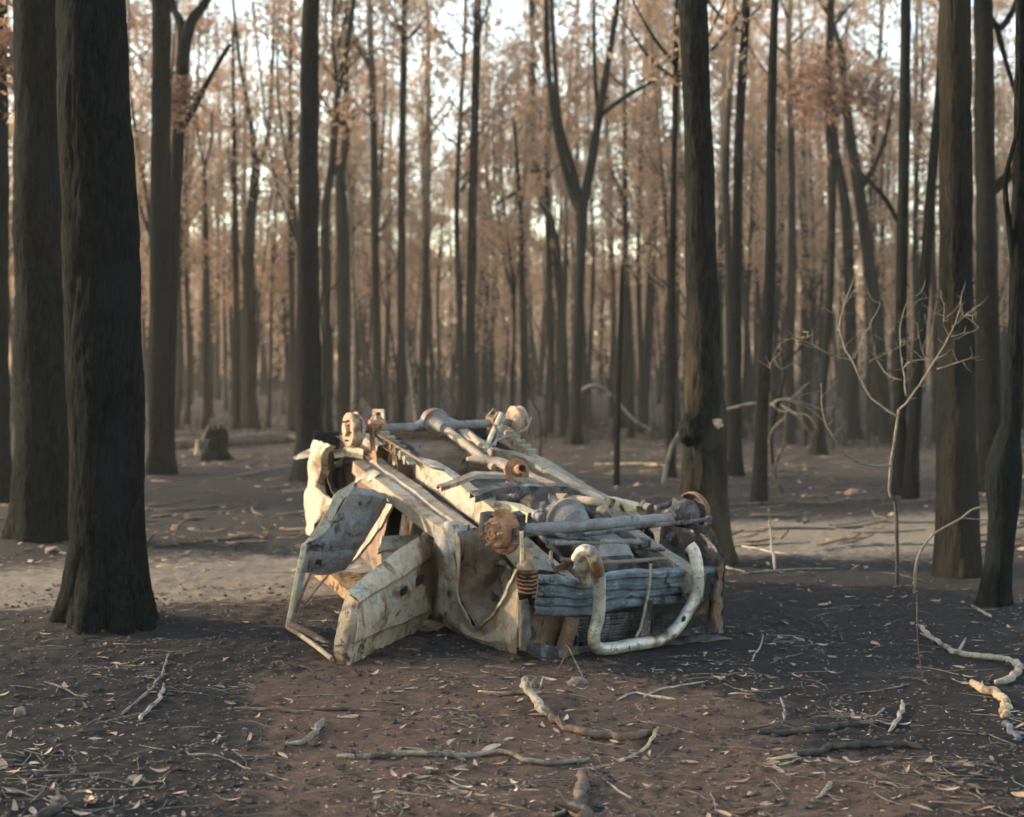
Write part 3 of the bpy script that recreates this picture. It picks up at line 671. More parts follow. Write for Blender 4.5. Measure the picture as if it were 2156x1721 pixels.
# rear axle: tube, differential, drums, springs, brackets
ra = -2.655
LR, RR = C(ra, -.74, 0), C(ra, .74, 0)
cpart(ctube([C(ra, -.72, 0), C(ra, -.3, .0), C(ra, .3, 0), C(ra, .72, 0)], .036, 14), 'rear_axle_tube', K_axle)
dc = C(ra, -.02, .03)
df = MB().lathe(dc-cu_*.13, cu_, [(0, .01), (.0, .05), (.03, .09), (.09, .115), (.13, .112), (.135, .12), (.155, .12), (.16, .10), (.22, .07), (.30, .045), (.32, .045), (.32, .0)], 20)
df.tube([tuple(C(ra, -.19, 0))+(.038,), tuple(C(ra, -.11, .01))+(.06,), tuple(C(ra, 0, .02))+(.085,), tuple(C(ra, .10, .01))+(.06,), tuple(C(ra, .18, 0))+(.038,)], n=14)
cpart(df, 'rear_differential', K_axle)
cpart(ctube([C(ra+.24, -.01, .02), C(-1.55, .0, -.04)], .034, 14), 'rear_driveshaft', K_tan)
for s in (-1, 1):
    o = C(ra, s*.70, 0); ax = cv_*s
    dr = cpart(MB().lathe(o, ax, [(-.03, .0), (-.03, .10), (.0, .142), (.012, .142), (.014, .132), (.055, .132), (.058, .139), (.075, .139), (.085, .13), (.087, .07), (.075, .065), (.075, .055), (.10, .05), (.115, .042), (.115, .0)], 32), 'brake_drum', K_rustpale)
    for k in range(5):
        t = k*1.2566; e = (cu_*math.cos(t)+cw_*math.sin(t))*.085
        cpart(MB().lathe(o+e+ax*.08, ax, [(0, .009), (.035, .008), (.036, .0)], 8), 'wheel_stud', K_dark, parent=dr)
    # leaf spring: leaves stacked, clips along it
    path = [(-2.80, -.055), (-2.655, -.045), (-2.45, -.045), (-2.25, -.06), (-2.05, -.085), (-1.9, -.11)]
    for j in range(4):
        cut = j*.13; pp = catmull([tuple(C(u, s*.53, w-.014*j+.03)) for u, w in path], 30)
        a, b = int(cut*30*.7), 30-int(cut*30*.7)
        q = pp[a:b]; sp = MB().loft([[Vector(x)-cv_*.032+cw_*e for x in q] for e in (0,)]+[[Vector(x)+cv_*.032 for x in q]], 2, 24)
        cpart(sp, 'spring_leaf', K_grey if j % 2 else K_under, thick=.009, smooth=False)
    for u, cz in ((-2.5, -.03), (-2.38, -.035), (-2.27, -.045), (-2.17, -.057), (-2.07, -.07), (-1.98, -.085)):
        cpart(cbox(u, s*.53, cz+.012, .016, .042, .035), 'spring_clip', K_under, bevel=.004, smooth=False)
    cpart(cbox(ra, s*.53, .005, .075, .055, .055), 'spring_seat', K_rust, bevel=.012, smooth=False)
    for q in (-.05, .05):
        cpart(ctube([C(ra+q, s*.53-.035, -.06), C(ra+q, s*.53-.035, .07), C(ra+q, s*.53, .115), C(ra+q, s*.53+.035, .07), C(ra+q, s*.53+.035, -.06)], .009, 8), 'u_bolt', K_under)
cpart(MB().loft([[sv(774, 893, -.62), sv(782, 950, -.64), sv(789, 994, -.66)], [sv(783, 893, -.62), sv(790, 950, -.64), sv(796, 994, -.66)]], 4, 14, .01), 'spring_hanger', K_rust, thick=.008)
br = MB()
for dx in (0, 17):
    br.loft([[sv(784+dx, 864, -.5), sv(785+dx, 892, -.5)], [sv(791+dx, 864, -.5), sv(792+dx, 892, -.5)]], 3, 6)
br.loft([[sv(784, 862, -.5), sv(808, 862, -.5)], [sv(784, 868, -.5), sv(808, 868, -.5)]], 3, 6)
cpart(br, 'bump_stop_bracket', K_under, thick=.012)
for a, b, r, m in [((1022, 946), (1055, 872), .020, K_yellow), ((1040, 940), (1064, 874), .012, K_under), ((990, 915), (1012, 938), .022, K_tan)]:
    cpart(ctube([sw(a[0], a[1], .02), sw(b[0], b[1], .10)], r, 10), 'shock_absorber', m)
cpart(ctube([sw(795, 915, .02), sw(860, 955, .0), sw(905, 983, .0), sw(935, 990, .0)], .010, 8), 'brake_line', K_brown)
cpart(ctube([sw(1118, 880, .02), sw(1105, 905, .02), sw(1050, 925, .0), sw(1020, 950, .0)], .008, 8), 'brake_line', K_grey)
# exhaust: flattened silencer and broken pipe
mu = [(984, 962, .03), (1000, 962, .062), (1040, 967, .078), (1075, 978, .075), (1105, 992, .055), (1130, 1003, .045), (1160, 1012, .035), (1195, 1030, .03)]
sil = MB().tube([tuple(sw(x, y, .0))+(r,) for x, y, r in mu], n=18, lump=.03)
sil.v = [tuple(Vector(p)-cw_*((Vector(p)-CO).dot(cw_)*.5+.02)) for p in sil.v]         # flattened oval case
cpart(sil, 'silencer', K_tan)
fl = sw(1088, 993, .08)
cpart(MB().lathe(fl, (cu_*.9+cw_*.5), [(-.05, .0), (-.05, .085), (0, .10), (.006, .10), (.006, .045), (.10, .04), (.10, .028), (.0, .028), (0, 0)], 20), 'exhaust_flange', K_rust)
ex = [sw(1196, 1050, -.05), sw(1220, 1053, .0), sw(1255, 1058, .02), sw(1275, 1065, .0), sw(1262, 1078, -.03)]
cpart(ctube(ex, .032, 14), 'exhaust_downpipe', K_tan)
# gearbox, transfer case, engine sump (sooty bulk under the floor line)
cpart(MB().lathe(C(-.35, .0, -.17), -cu_, [(0, 0), (0, .2), (.12, .2), (.2, .15), (.55, .12), (.6, .16), (.85, .15), (.9, .05), (.9, 0)], 18), 'gearbox', K_dark)
cpart(cbox(-.02, .02, -.32, .40, .22, .18, tx=.85, ty=.7), 'engine_block', K_dark, bevel=.03)
cpart(cbox(.02, .05, -.13, .26, .16, .07, tx=.7, ty=.7), 'oil_sump', K_axle, bevel=.03)
for q, (v, w) in enumerate([(-.27, -.12), (.26, -.10), (.33, -.16)]):
    cpart(ctube([C(-.9, v*1.1, -.1), C(-.4, v, w), C(.1, v*1.1, w-.05), C(.5, v*1.2, w-.12)], .02+.008*q, 10), 'hose', K_dark)
# front axle
cpart(ctube([C(0, -.62, 0), C(0, -.3, 0), C(0, .3, 0), C(0, .66, 0)], .042, 16), 'front_axle_tube', K_axle)
fd = sw(1197, 1097, .0)
f2 = MB().lathe(fd-cu_*.16, cu_, [(0, 0), (0, .05), (.06, .07), (.10, .115), (.13, .145), (.15, .145), (.155, .125), (.22, .125), (.27, .105), (.30, .05), (.30, 0)], 22)
cpart(f2, 'front_differential', K_axle)
cpart(MB().lathe(fd-cu_*.03, cu_, [(-.015, .13), (-.015, .152), (.012, .152), (.012, .13)], 28), 'differential_flange', K_tan)
cpart(ctube([fd-cu_*.15, C(-.85, .12, -.04)], .032, 12), 'front_driveshaft', K_axle)
# near front hub: rusty disc, hub, six studs
hc = C(0, -.70, 0); ax = (-cv_+cu_*.32+cw_*.03).normalized()
disc = cpart(MB().lathe(hc, ax, [(-.035, .05), (-.035, .148), (-.022, .152), (-.008, .152), (.0, .148), (.0, .112), (.010, .108), (.055, .103), (.066, .094), (.068, .048), (.072, .045), (.092, .042), (.096, .036), (.096, .022), (.089, .020), (.089, 0)], 40), 'brake_disc', K_rust)
e1 = ax.cross(cw_).normalized(); e2 = ax.cross(e1)
for k in range(6):
    t = k*math.pi/3+.3; q = hc+(e1*math.cos(t)+e2*math.sin(t))*.080+ax*.064
    cpart(MB().lathe(q, ax, [(0, .009), (.045, .0085), (.047, 0)], 8), 'wheel_stud', K_rustpale, parent=disc)
for k in range(6):
    t = k*math.pi/3+.8; q = hc+(e1*math.cos(t)+e2*math.sin(t))*.070+ax*.067
    cpart(MB().lathe(q, ax, [(0, .0), (0, .011), (.004, .011), (.004, 0)], 8), 'hub_bolt', K_dark, parent=disc)
kn = MB().lathe(hc, ax, [(-.20, 0), (-.20, .05), (-.15, .085), (-.10, .09), (-.05, .07), (-.036, .06)], 18)
kn.box(hc-ax*.12+cw_*.06+cu_*.05, cu_*.05, ax*.03, cw_*.07)
cpart(kn, 'steering_knuckle', K_dark)
cpart(MB().box(hc-ax*.01-cu_*.02+e1*.12, ax*.05, e1*.05, e2*.09).box(hc-ax*.01-cu_*.02-e1*.145, ax*.03, e1*.02, e2*.06), 'brake_caliper', K_dark, bevel=.012)
# far front hub: sooty, seen from inside with the rusty dust-shield rim
hf = sw(1452, 1079, .02); axf = (cv_-cu_*.32).normalized()
rim = cpart(MB().lathe(hf+axf*.05, axf, [(-.035, .130), (-.037, .138), (.0, .142), (.008, .138), (.006, .128), (-.035, .130)], 36), 'dust_shield_rim', K_rust)
cpart(MB().lathe(hf+axf*.05, axf, [(.004, .132), (.002, .05), (.02, .05), (.02, .132), (.004, .132)], 30), 'dust_shield', K_dark)
k2 = MB().lathe(hf-axf*.2, axf, [(0, 0), (0, .045), (.05, .075), (.12, .10), (.2, .095), (.25, .06), (.26, 0)], 18)
k2.box(hf-axf*.06-cu_*.05+cw_*.04, cu_*.06, axf*.05, cw_*.05).box(hf-axf*.03+cu_*.06-cw_*.02, cu_*.05, axf*.05, cw_*.06)
cpart(k2, 'steering_knuckle', K_dark)
cpart(ctube([sw(1380, 1070, .04), sw(1410, 1062, .05), sw(1445, 1050, .06)], .02, 10), 'brake_caliper', K_dark)
# steering rods, sway bar, radius arms
for nm, a, b, r in [('track_rod', (1096, 1117), (1392, 1160), .018), ('drag_link', (1195, 1131), (1492, 1094), .015), ('damper', (1158, 1143), (1355, 1141), .021), ('panhard_rod', (1215, 1136), (1365, 1143), .013)]:
    A_, B_ = su(*a, .16), su(*b, .20)
    cpart(ctube([A_, (A_+B_)*.5+cw_*.004, B_], r, 10), nm, K_dark if nm != 'damper' else K_axle)
    for q in (A_, B_): cpart(MB().lathe(q-cw_*.03, cw_, [(0, 0), (0, r*1.5), (.05, r*1.6), (.06, 0)], 10), 'ball_joint', K_dark)
cpart(ctube([su(1180, 1178, .5), su(1266, 1185, .5), su(1340, 1181, .5), su(1400, 1177, .5), su(1412, 1184, .5), su(1418, 1200, .5)], .014, 10), 'sway_bar', K_brown)
for pl, m in [([(1050, 1055), (1085, 1062), (1122, 1080)], K_yellow), ([(1283, 1046), (1310, 1054), (1350, 1064)], K_yellow)]:
    rr = []
    for dv, dw in [(-.04, -.07), (-.04, .0), (.04, .0), (.04, -.07)]:
        rr.append([sw(x, y, -.0)+cv_*dv+cw_*dw for x, y in pl])
    cpart(MB().loft(rr, 10, 14, .008, 8, smooth=False), 'radius_arm', m, thick=.006)
cpart(MB().lathe(sw(1362, 1068, .0), cu_, [(-.05, 0), (-.05, .036), (-.02, .036), (-.018, .030), (.018, .030), (.02, .036), (.05, .036), (.05, 0)], 14), 'rubber_bush', K_dark)
cpart(MB().lathe(sw(1135, 1088, .0), cu_, [(-.05, 0), (-.05, .036), (-.02, .036), (-.018, .030), (.018, .030), (.02, .036), (.05, .036), (.05, 0)], 14), 'rubber_bush', K_axle)
# coil spring standing in the near front corner
sp = []; c0 = su(1112, 1250, .42); c1 = su(1112, 1196, .42)
for k in range(0, 121):
    t = k/120; a = t*2*math.pi*6.5; sp.append(c0+(c1-c0)*t+(cu_*math.cos(a)+cv_*math.sin(a))*.060)
cpart(MB().tube([tuple(p) for p in sp], r=.0075, n=7, m=240), 'coil_spring', K_rust)
cpart(MB().lathe(c1, cw_, [(0, .0), (0, .075), (.012, .078), (.02, .05), (.05, .03), (.05, 0)], 20), 'spring_seat', K_brown)
cpart(MB().loft([[su(1110, 1205, .45), su(1125, 1170, .45), su(1140, 1168, .45), su(1150, 1195, .45)], [su(1125, 1208, .5), su(1135, 1200, .5), su(1165, 1205, .5), su(1190, 1212, .5)]], 5, 12, .01), 'spring_tower', K_grey, thick=.008)
cpart(ctube([su(1160, 1163, .4), su(1160, 1180, .5), su(1172, 1207, .55)], .012, 8), 'bracket_pin', K_brown)
cpart(ctube([su(1098, 1120, .4), su(1099, 1165, .4), su(1098, 1195, .4)], .012, 8), 'brake_hose', K_yellow)

# near-side front wing with its wheel arch opening upwards
inn = [(966, 1122), (972, 1165), (966, 1215), (964, 1250), (980, 1285), (999, 1322), (1025, 1305), (1048, 1275), (1065, 1240), (1087, 1197)]
out = [(918, 1110), (911, 1160), (909, 1215), (909, 1265), (912, 1298), (985, 1346), (1030, 1364), (1060, 1373), (1088, 1377), (1094, 1300)]
rows = []
for t, off in [(0, .03), (.06, .035), (.14, .012), (.4, .0), (.75, .03), (1., .0)]:
    rows.append([sv(a[0]*(1-t)+b[0]*t, a[1]*(1-t)+b[1]*t, -.80-off) for a, b in zip(inn, out)])
wing = cpart(MB().loft(rows, 22, 60, .014, 6), 'front_wing', K_fender, thick=.005)
arch = [[sv(x, y, -.80) for x, y in inn], [sv(x, y, -.80)+cv_*.18 for x, y in inn], [sv(x, y, -.80)+cv_*.42+cw_*.02 for x, y in inn]]
cpart(MB().loft(arch, 14, 44, .04, 7), 'wheel_arch_liner', K_brown, thick=.005)
iw = [[C(u, -.36, w) for w in (-.62, -.5, -.38, -.27)] for u in (-.62, -.3, 0, .35, .7)]
cpart(MB().loft(iw, 22, 16, .04, 4), 'inner_wing', K_brown, thick=.006)
cpart(MB().loft([[C(-.56, v, w) for v in (-.78, -.6, -.36)] for w in (-.95, -.6, -.3, -.16)], 14, 14, .035, 5), 'bulkhead', K_dark, thick=.006)
cpart(MB().loft([[sv(917, 1114, -.815), sv(940, 1098, -.80), sv(962, 1096, -.76), sv(985, 1108, -.72)], [sv(914, 1140, -.825), sv(938, 1138, -.83), sv(958, 1135, -.82), sv(975, 1140, -.80)], [sv(912, 1168, -.81), sv(935, 1172, -.825), sv(955, 1180, -.825), sv(973, 1170, -.80)]], 12, 16, .014, 9, curve=True), 'wing_corner', K_grey, thick=.006)
cpart(MB().loft([[sv(985, 1106, -.70), sv(1000, 1150, -.62), sv(1002, 1200, -.60), (sv(1015, 1290, -.62))], [sv(975, 1108, -.70), sv(985, 1150, -.66), sv(985, 1210, -.66), (sv(1000, 1300, -.66))]], 5, 20, .012, 7), 'wing_stay', K_fender, thick=.012)
for a, b, r in [((1000, 1165), (1040, 1262), .016), ((1018, 1150), (1075, 1200), .013), ((985, 1190), (1060, 1185), .020), ((1030, 1210), (1050, 1275), .012)]:
    cpart(ctube([sv(*a, -.55), sv((a[0]+b[0])/2+3, (a[1]+b[1])/2, -.50), sv(*b, -.58)], r, 8), 'suspension_link', K_dark)
cpart(MB().loft([[sv(990, 1212, -.45), sv(1030, 1196, -.44), sv(1075, 1200, -.45)], [sv(990, 1240, -.45), sv(1035, 1232, -.48), sv(1072, 1235, -.45)], [sv(1000, 1272, -.5), sv(1035, 1270, -.52), sv(1058, 1262, -.5)]], 12, 18, .02, 12), 'inner_plate', K_fender, thick=.006)
# nose: lamp panel, bonnet, radiator with cooling fins, bumper, bull bar
cpart(MB().loft([[sv(1088, 1377, -.8), sf(1130, 1388, -.03), sf(1180, 1397, .0), sf(1300, 1385, .0), sf(1420, 1362, 0), sf(1524, 1338, 0)], [sf(1090, 1368, -.05), sf(1135, 1376, -.05), sf(1185, 1384, -.03), sf(1300, 1372, -.04), sf(1420, 1350, -.04), sf(1522, 1325, -.04)], [sf(1092, 1360, -.3), sf(1135, 1366, -.3), sf(1185, 1374, -.3), sf(1300, 1362, -.3), sf(1420, 1340, -.3), sf(1515, 1315, -.3)]], 8, 50, .014, 7), 'bonnet_edge', K_dark, thick=.008)
cpart(MB().loft([[sf(1118, 1352, -.05), sf(1200, 1362, -.04), sf(1300, 1352, -.05), sf(1420, 1328, -.05), sf(1518, 1300, -.05)], [sf(1112, 1376, -.02), sf(1190, 1392, .0), sf(1300, 1380, .0), sf(1420, 1356, .0), sf(1520, 1332, .0)]], 6, 44, .012, 9), 'lower_valance', K_dark, thick=.006)
cpart(cbox(.28, .02, -.42, .22, .66, .2), 'dark_filler_box', K_soot_shade, bevel=.04)  # solid dark box added to fill the open gap under the nose
bn = [[C(u, v, -.62-.13*(.8-u)+.02*math.cos(v*3)) for v in np.linspace(-.78, .72, 6)] for u in (-.6, -.2, .2, .55, .72)]
cpart(MB().loft(bn, 18, 24, .03, 3), 'bonnet', K_dark, thick=.006)
rad = cpart(MB().loft([[sf(1215, 1292, -.13), sf(1470, 1262, -.13)], [sf(1215, 1372, -.13), sf(1500, 1330, -.13)]], 5, 12, .01, smooth=False), 'radiator', K_soot_shade, thick=.04)
for k in range(10):
    y = 1294+k*5.8
    a = [sf(1190, y+5, -.07), sf(1262, y+3, -.055), sf(1340, y-3, -.05), sf(1400, y-9, -.055), sf(1478, y-20, -.07)]
    cpart(MB().loft([[p-cw_*.004 for p in a], [p+cw_*.004-fn_*.016 for p in a]], 2, 24, .005, 12, seed=k), 'grille_slat', K_dark, thick=.003)
for x in (1212, 1330, 1372, 1470):
    cpart(ctube([sf(x, 1288, -.06), sf(x+3, 1362-(x-1212)*.08, -.06)], .010, 6), 'grille_upright', K_dark)
cpart(MB().loft([[sf(1112, 1262, -.02), sf(1118, 1320, -.02), sf(1120, 1372, -.02)], [sf(1098, 1265, -.02), sf(1100, 1320, -.0), sf(1098, 1372, -.02)], [sf(1090, 1265, -.1), sf(1091, 1320, -.1), sf(1090, 1372, -.1)]], 8, 18, .01, 8), 'lamp_panel', K_dark, thick=.006)
cpart(MB().loft([[sf(1100, 1280, -.16), sf(1185, 1285, -.16)], [sf(1105, 1375, -.16), sf(1190, 1382, -.16)]], 8, 10, .03, 6), 'lamp_bucket', K_brown, thick=.006)
cpart(MB().tube([tuple(sf(1206, 1298, -.06))+(.045,), tuple(sf(1196, 1335, -.06))+(.048,), tuple(sf(1184, 1372, -.06))+(.05,)], n=14), 'air_duct', K_brown)
tb = [(1133, 1209), (1190, 1213), (1245, 1217), (1292, 1201), (1400, 1196), (1514, 1192)]
bb = [(1126, 1298), (1180, 1299), (1240, 1299), (1292, 1286), (1385, 1277), (1503, 1262)]
rows = []
for t, off in [(0, -.07), (.04, .0), (.10, .016), (.22, .016), (.25, -.010), (.38, -.010), (.41, .018), (.50, .016), (.53, -.006), (.60, -.004), (.63, .014), (.70, .012), (.73, -.008), (.80, .016), (.95, .010), (1, -.06)]:
    rows.append([sf(a[0]*(1-t)+b[0]*t, a[1]*(1-t)+b[1]*t, off) for a, b in zip(tb, bb)])
cpart(MB().loft(rows, 66, 60, .012, 5), 'front_bumper', K_blue, thick=.005)
cpart(MB().loft([[sf(1200, 1200, .03), sf(1225, 1180, .03), sf(1245, 1170, .04)], [sf(1212, 1218, .04), sf(1232, 1212, .05), sf(1248, 1205, .05)], [sf(1225, 1236, .03), sf(1238, 1232, .04), sf(1247, 1225, .04)]], 8, 10, .022, 12), 'bumper_bracket', K_fender, thick=.008)
bar = [(1215, 1178, -.02), (1228, 1160, .03), (1246, 1166, .09), (1257, 1195, .12), (1262, 1233, .12), (1260, 1295, .12), (1250, 1340, .12), (1256, 1362, .12), (1280, 1366, .12), (1332, 1358, .12), (1392, 1347, .12), (1425, 1322, .12), (1448, 1288, .12), (1466, 1252, .12), (1469, 1205, .11), (1462, 1165, .06), (1452, 1150, .02)]
bbm = cpart(MB().tube([tuple(sf(x, y, o_)) for x, y, o_ in bar], r=.041, n=18, m=110, lump=.03), 'bull_bar', K_silver)
q = sf(1441, 1304, .165)
cpart(MB().lathe(q-fn_*.012, fn_, [(0, 0), (0, .016), (.006, .022), (.008, .018), (.004, 0)], 14), 'mounting_hole', K_soot_shade, parent=bbm)
cpart(ctube([sf(1370, 1188, .05), sf(1366, 1240, .05), sf(1358, 1280, .05), sf(1348, 1325, .03), sf(1338, 1342, .03)], .010, 8), 'number_plate_stay', K_tan)
cpart(MB().loft([[sf(1362, 1265, .06), sf(1350, 1340, .04)], [sf(1377, 1262, .06), sf(1366, 1338, .04)]], 3, 10, .006), 'hanging_strap', K_dark, thick=.004)
# torn sheet metal at the far front corner
tw_l = [[(1506, 1200), (1520, 1186), (1534, 1164)], [(1503, 1222), (1514, 1214), (1524, 1206)], [(1498, 1250), (1508, 1244), (1522, 1250)], [(1500, 1285), (1510, 1282), (1520, 1290)], [(1494, 1325), (1508, 1330), (1524, 1338)]]
cpart(MB().loft([[sf(x, y, .01+.035*(j == 1)+.01*i) for j, (x, y) in enumerate(rw)] for i, rw in enumerate(tw_l)], 22, 14, .026, 13), 'torn_wing', K_torn, thick=.006)
cpart(MB().loft([[sf(1524, 1170, .03), C(.2, .8, -.02), C(-.4, .8, -.1)], [sf(1526, 1250, .0), C(.2, .82, -.3), C(-.4, .82, -.4)], [sf(1524, 1335, .0), C(.2, .8, -.62), C(-.4, .8, -.75)]], 10, 20, .03, 5), 'far_wing', K_dark, thick=.006)
cpart(MB().loft([[C(u, .82, -.3) for u in (-3.4, -2, -.5)], [C(u, .84, -.7) for u in (-3.4, -2, -.5)], [C(-3.4, .7, -1.45), C(-2, .78, -1.15), C(-.5, .8, -.85)]], 12, 20, .05, 3), 'far_body_side', K_soot_shade, thick=.008)
# crushed roof on the ground, cabin soot and painted shade, seat frame
cpart(MB().loft([[Vector((p.x, p.y, max(G(p.x, p.y)+.015, .0)+dz)) for p, dz in ((C(-.75, v, 0), .05), (C(-1.6, v, 0), .02), (C(-2.6, v, 0), .05), (C(-3.4, v, 0), .10))] for v in (-.72, -.4, 0, .4, .75)], 14, 24, .03, 4), 'roof', K_sun_ochre, thick=.008)
cpart(MB().loft([[C(-.62, v, w) for v in (-.36, 0, .4, .8)] for w in (-.85, -.5, -.2)], 10, 16, .03, 4), 'firewall', K_soot_shade, thick=.008)
cpart(MB().loft([[Vector(p) for p in (P(800, 1136, 12.0), P(842, 1133, 12.1), P(884, 1132, 12.2))], [Vector(p) for p in (P(795, 1168, 11.9), P(840, 1160, 12.0), P(880, 1150, 12.1))]], 6, 14, .015, 8), 'seat_frame', K_cream, thick=.03)
cpart(MB().box(C(-1.5, -.1, -.62), cu_*.45, cv_*.5, cw_*.16, tx=.9).box(C(-2.3, .1, -.75), cu_*.3, cv_*.5, cw_*.2), 'cabin_dark_boxes', K_soot_shade, bevel=.04)  # dark boxes added inside the cabin to block light through
cpart(MB().loft([[sv(850, 1076, -.7), sv(855, 1110, -.68), sv(846, 1146, -.66)], [sv(857, 1076, -.7), sv(860, 1112, -.68), sv(853, 1146, -.66)]], 3, 14, .01, 9), 'trim_strip', K_rust, thick=.006)
cpart(MB().loft([[sv(822, 1062, -.80), sv(800, 1110, -.84), sv(772, 1150, -.9), sv(738, 1188, -1.0)], [sv(806, 1058, -.80), sv(780, 1110, -.84), sv(752, 1150, -.9), sv(722, 1188, -1.0)]], 8, 24, .02, 8), 'centre_pillar', K_fender, thick=.02)
cpart(MB().loft([[sv(660, 1212, -.95), sv(690, 1232, -.95), sv(726, 1262, -.95)], [sv(690, 1210, -.95), sv(715, 1228, -.95), sv(740, 1250, -.95)]], 6, 14, .012, 8), 'sunlit_inner_panel', K_sun_ochre, thick=.01)  # strip coloured ochre so the inside looks sunlit
# near-side front door, swung right open on its front hinges
H1, H2, F1 = sv(911, 1122, -.81), sv(910, 1308, -.81), gp(730, 1404, .01)
dn = (H2-H1).cross(F1-H1).normalized()
if dn.dot(EYEV-H1) < 0: dn = -dn
def sd(x, y, off=0.): return hitp(x, y, H1+dn*off, dn)
rows = [[sd(x, y, o_) for x, y in rw] for o_, rw in [(-.09, [(914, 1112), (850, 1150), (785, 1200), (728, 1247)]), (-.02, [(911, 1150), (850, 1192), (795, 1226), (748, 1261)]), (.0, [(910, 1168), (850, 1210), (800, 1238), (755, 1268)]), (-.014, [(909, 1176), (850, 1217), (800, 1245), (755, 1274)]), (.01, [(908, 1230), (850, 1262), (800, 1285), (752, 1312)]), (.012, [(907, 1283), (850, 1309), (800, 1328), (748, 1350)]), (-.006, [(906, 1289), (850, 1314), (800, 1333), (747, 1356)]), (-.03, [(874, 1330), (856, 1343), (800, 1373), (736, 1404)])]]
door = cpart(MB().loft(rows, 36, 40, .010, 5), 'front_door', K_door, thick=.005)
jl = [(728, 1249), (714, 1300), (702, 1358), (704, 1385), (713, 1402)]; jr = [(756, 1268), (752, 1312), (748, 1350), (742, 1380), (736, 1404)]
cpart(MB().loft([[sd(x, y, .0) for x, y in jr], [sd(x*.5+a*.5, y*.5+b*.5, -.05) for (x, y), (a, b) in zip(jl, jr)], [sd(x, y, -.13) for x, y in jl]], 8, 20, .010, 9), 'door_edge', K_fender, parent=door, thick=.006)
cpart(MB().loft([[sd(x+6, y+6, -.12) for x, y in [(912, 1135), (850, 1175), (785, 1220), (728, 1262)]], [sd(x, y, -.12) for x, y in [(900, 1290), (850, 1330), (790, 1370), (715, 1398)]]], 10, 20, .02, 6), 'door_inner_panel', K_brown, parent=door, thick=.006)
cpart(MB().box(sd(884, 1222, .014), (sd(890, 1218)-sd(878, 1227))*.5, cw_*.03, dn*.01), 'handle_recess', K_soot_shade, parent=door, bevel=.006)
cpart(MB().box(sd(850, 1245, .014), (sd(856, 1241)-sd(844, 1250))*.5, cw_*.025, dn*.008), 'handle_recess', K_soot_shade, parent=door, bevel=.006)
# near-side rear door, open behind it, with its bare window frame reaching to the ground
q0 = sv(815, 1050, -.82); q1 = P(630, 1205, 11.35)
rn = (q1-q0).cross(cw_).normalized()
if rn.dot(EYEV-q0) < 0: rn = -rn
def sr(x, y, off=0.): return hitp(x, y, q0+rn*off, rn)
rows = [[sr(x, y, o_) for x, y in rw] for o_, rw in [(-.05, [(744, 1026), (775, 1030), (812, 1040)]), (.0, [(736, 1042), (770, 1044), (816, 1052)]), (-.01, [(712, 1080), (760, 1075), (812, 1066)]), (.015, [(683, 1126), (730, 1115), (790, 1105)]), (.02, [(647, 1141), (700, 1146), (768, 1140)]), (-.005, [(640, 1160), (692, 1162), (755, 1158)]), (.012, [(637, 1170), (690, 1172), (748, 1168)]), (.0, [(631, 1206), (680, 1210), (725, 1200)])]]
rdoor = cpart(MB().loft(rows, 30, 30, .014, 5), 'rear_door', K_grey, thick=.006)
fl0 = [(742, 1030), (718, 1062), (702, 1092), (684, 1122), (662, 1138), (645, 1143)]; fl1 = [(748, 1012), (708, 1040), (690, 1072), (672, 1104), (655, 1126), (638, 1146)]
cpart(MB().loft([[sr(x, y, .01) for x, y in fl0], [sr(x, y, -.03) for x, y in fl1]], 5, 24, .008, 7), 'arch_flange', K_cream, parent=rdoor, thick=.008)
cpart(MB().box(sr(671, 1184, .02), (sr(676, 1184)-sr(666, 1184))*.5, cw_*.018, rn*.008), 'handle_recess', K_soot_shade, parent=rdoor, bevel=.005)
cpart(MB().lathe(sr(719, 1103, .012), rn, [(0, .022), (.008, .02), (.008, 0)], 14), 'lock_plug', K_under, parent=rdoor)
cor = P(606, 1322, 11.3); end_ = gp(699, 1398, .03)
for a, b, r, m in [(sr(641, 1146), cor, .020, K_yellow), (cor, end_, .016, K_fender), (P(615, 1318, 11.25), P(690, 1360, 10.7), .028, K_brown), (sr(654, 1206), P(622, 1290, 11.32), .012, K_rust), (sr(690, 1212), P(622, 1300, 11.3), .010, K_brown)]:
    cpart(ctube([a, a*.5+b*.5+Vector((0, 0, .01)), b], r, 6), 'window_frame', m, parent=rdoor)
cpart(MB().loft([[sr(641, 1146, -.03), sr(628, 1215, -.03), cor], [sr(648, 1150, .01), sr(640, 1215, .01), cor+Vector((.03, 0, .02))]], 4, 14, .006), 'frame_channel', K_grey, parent=rdoor, thick=.006)
# rear quarter panel catching the sun, arch, tail
rq = [[(662, 928), (690, 938), (702, 940)], [(652, 955), (672, 955), (690, 955)], [(648, 985), (668, 985), (688, 988)], [(645, 1020), (664, 1022), (684, 1040)], [(642, 1060), (664, 1062), (705, 1058)], [(642, 1095), (664, 1105), (690, 1080)], [(645, 1128), (655, 1122), (668, 1104)]]
cpart(MB().loft([[sv(x, y, -.80-(.03 if i == 1 else 0)-(.05 if j == 1 else 0)) for j, (x, y) in enumerate(rw)] for i, rw in enumerate(rq)], 34, 16, .03, 6), 'rear_quarter_panel', K_cream, thick=.006)
cpart(MB().loft([[sv(x, y, -.80) for x, y in [(690, 938), (692, 975), (690, 1015), (712, 1060)]], [sv(x, y, -.70) for x, y in [(706, 944), (702, 980), (700, 1015), (722, 1050)]]], 6, 20, .02, 8), 'quarter_return', K_brown, thick=.006)
cpart(MB().loft([[sv(618, 964, -.86), sv(640, 950, -.82), sv(657, 942, -.8)], [sv(622, 968, -.86), sv(640, 965, -.82), sv(654, 962, -.8)]], 4, 12, .008), 'bent_flap', K_grey, thick=.006)
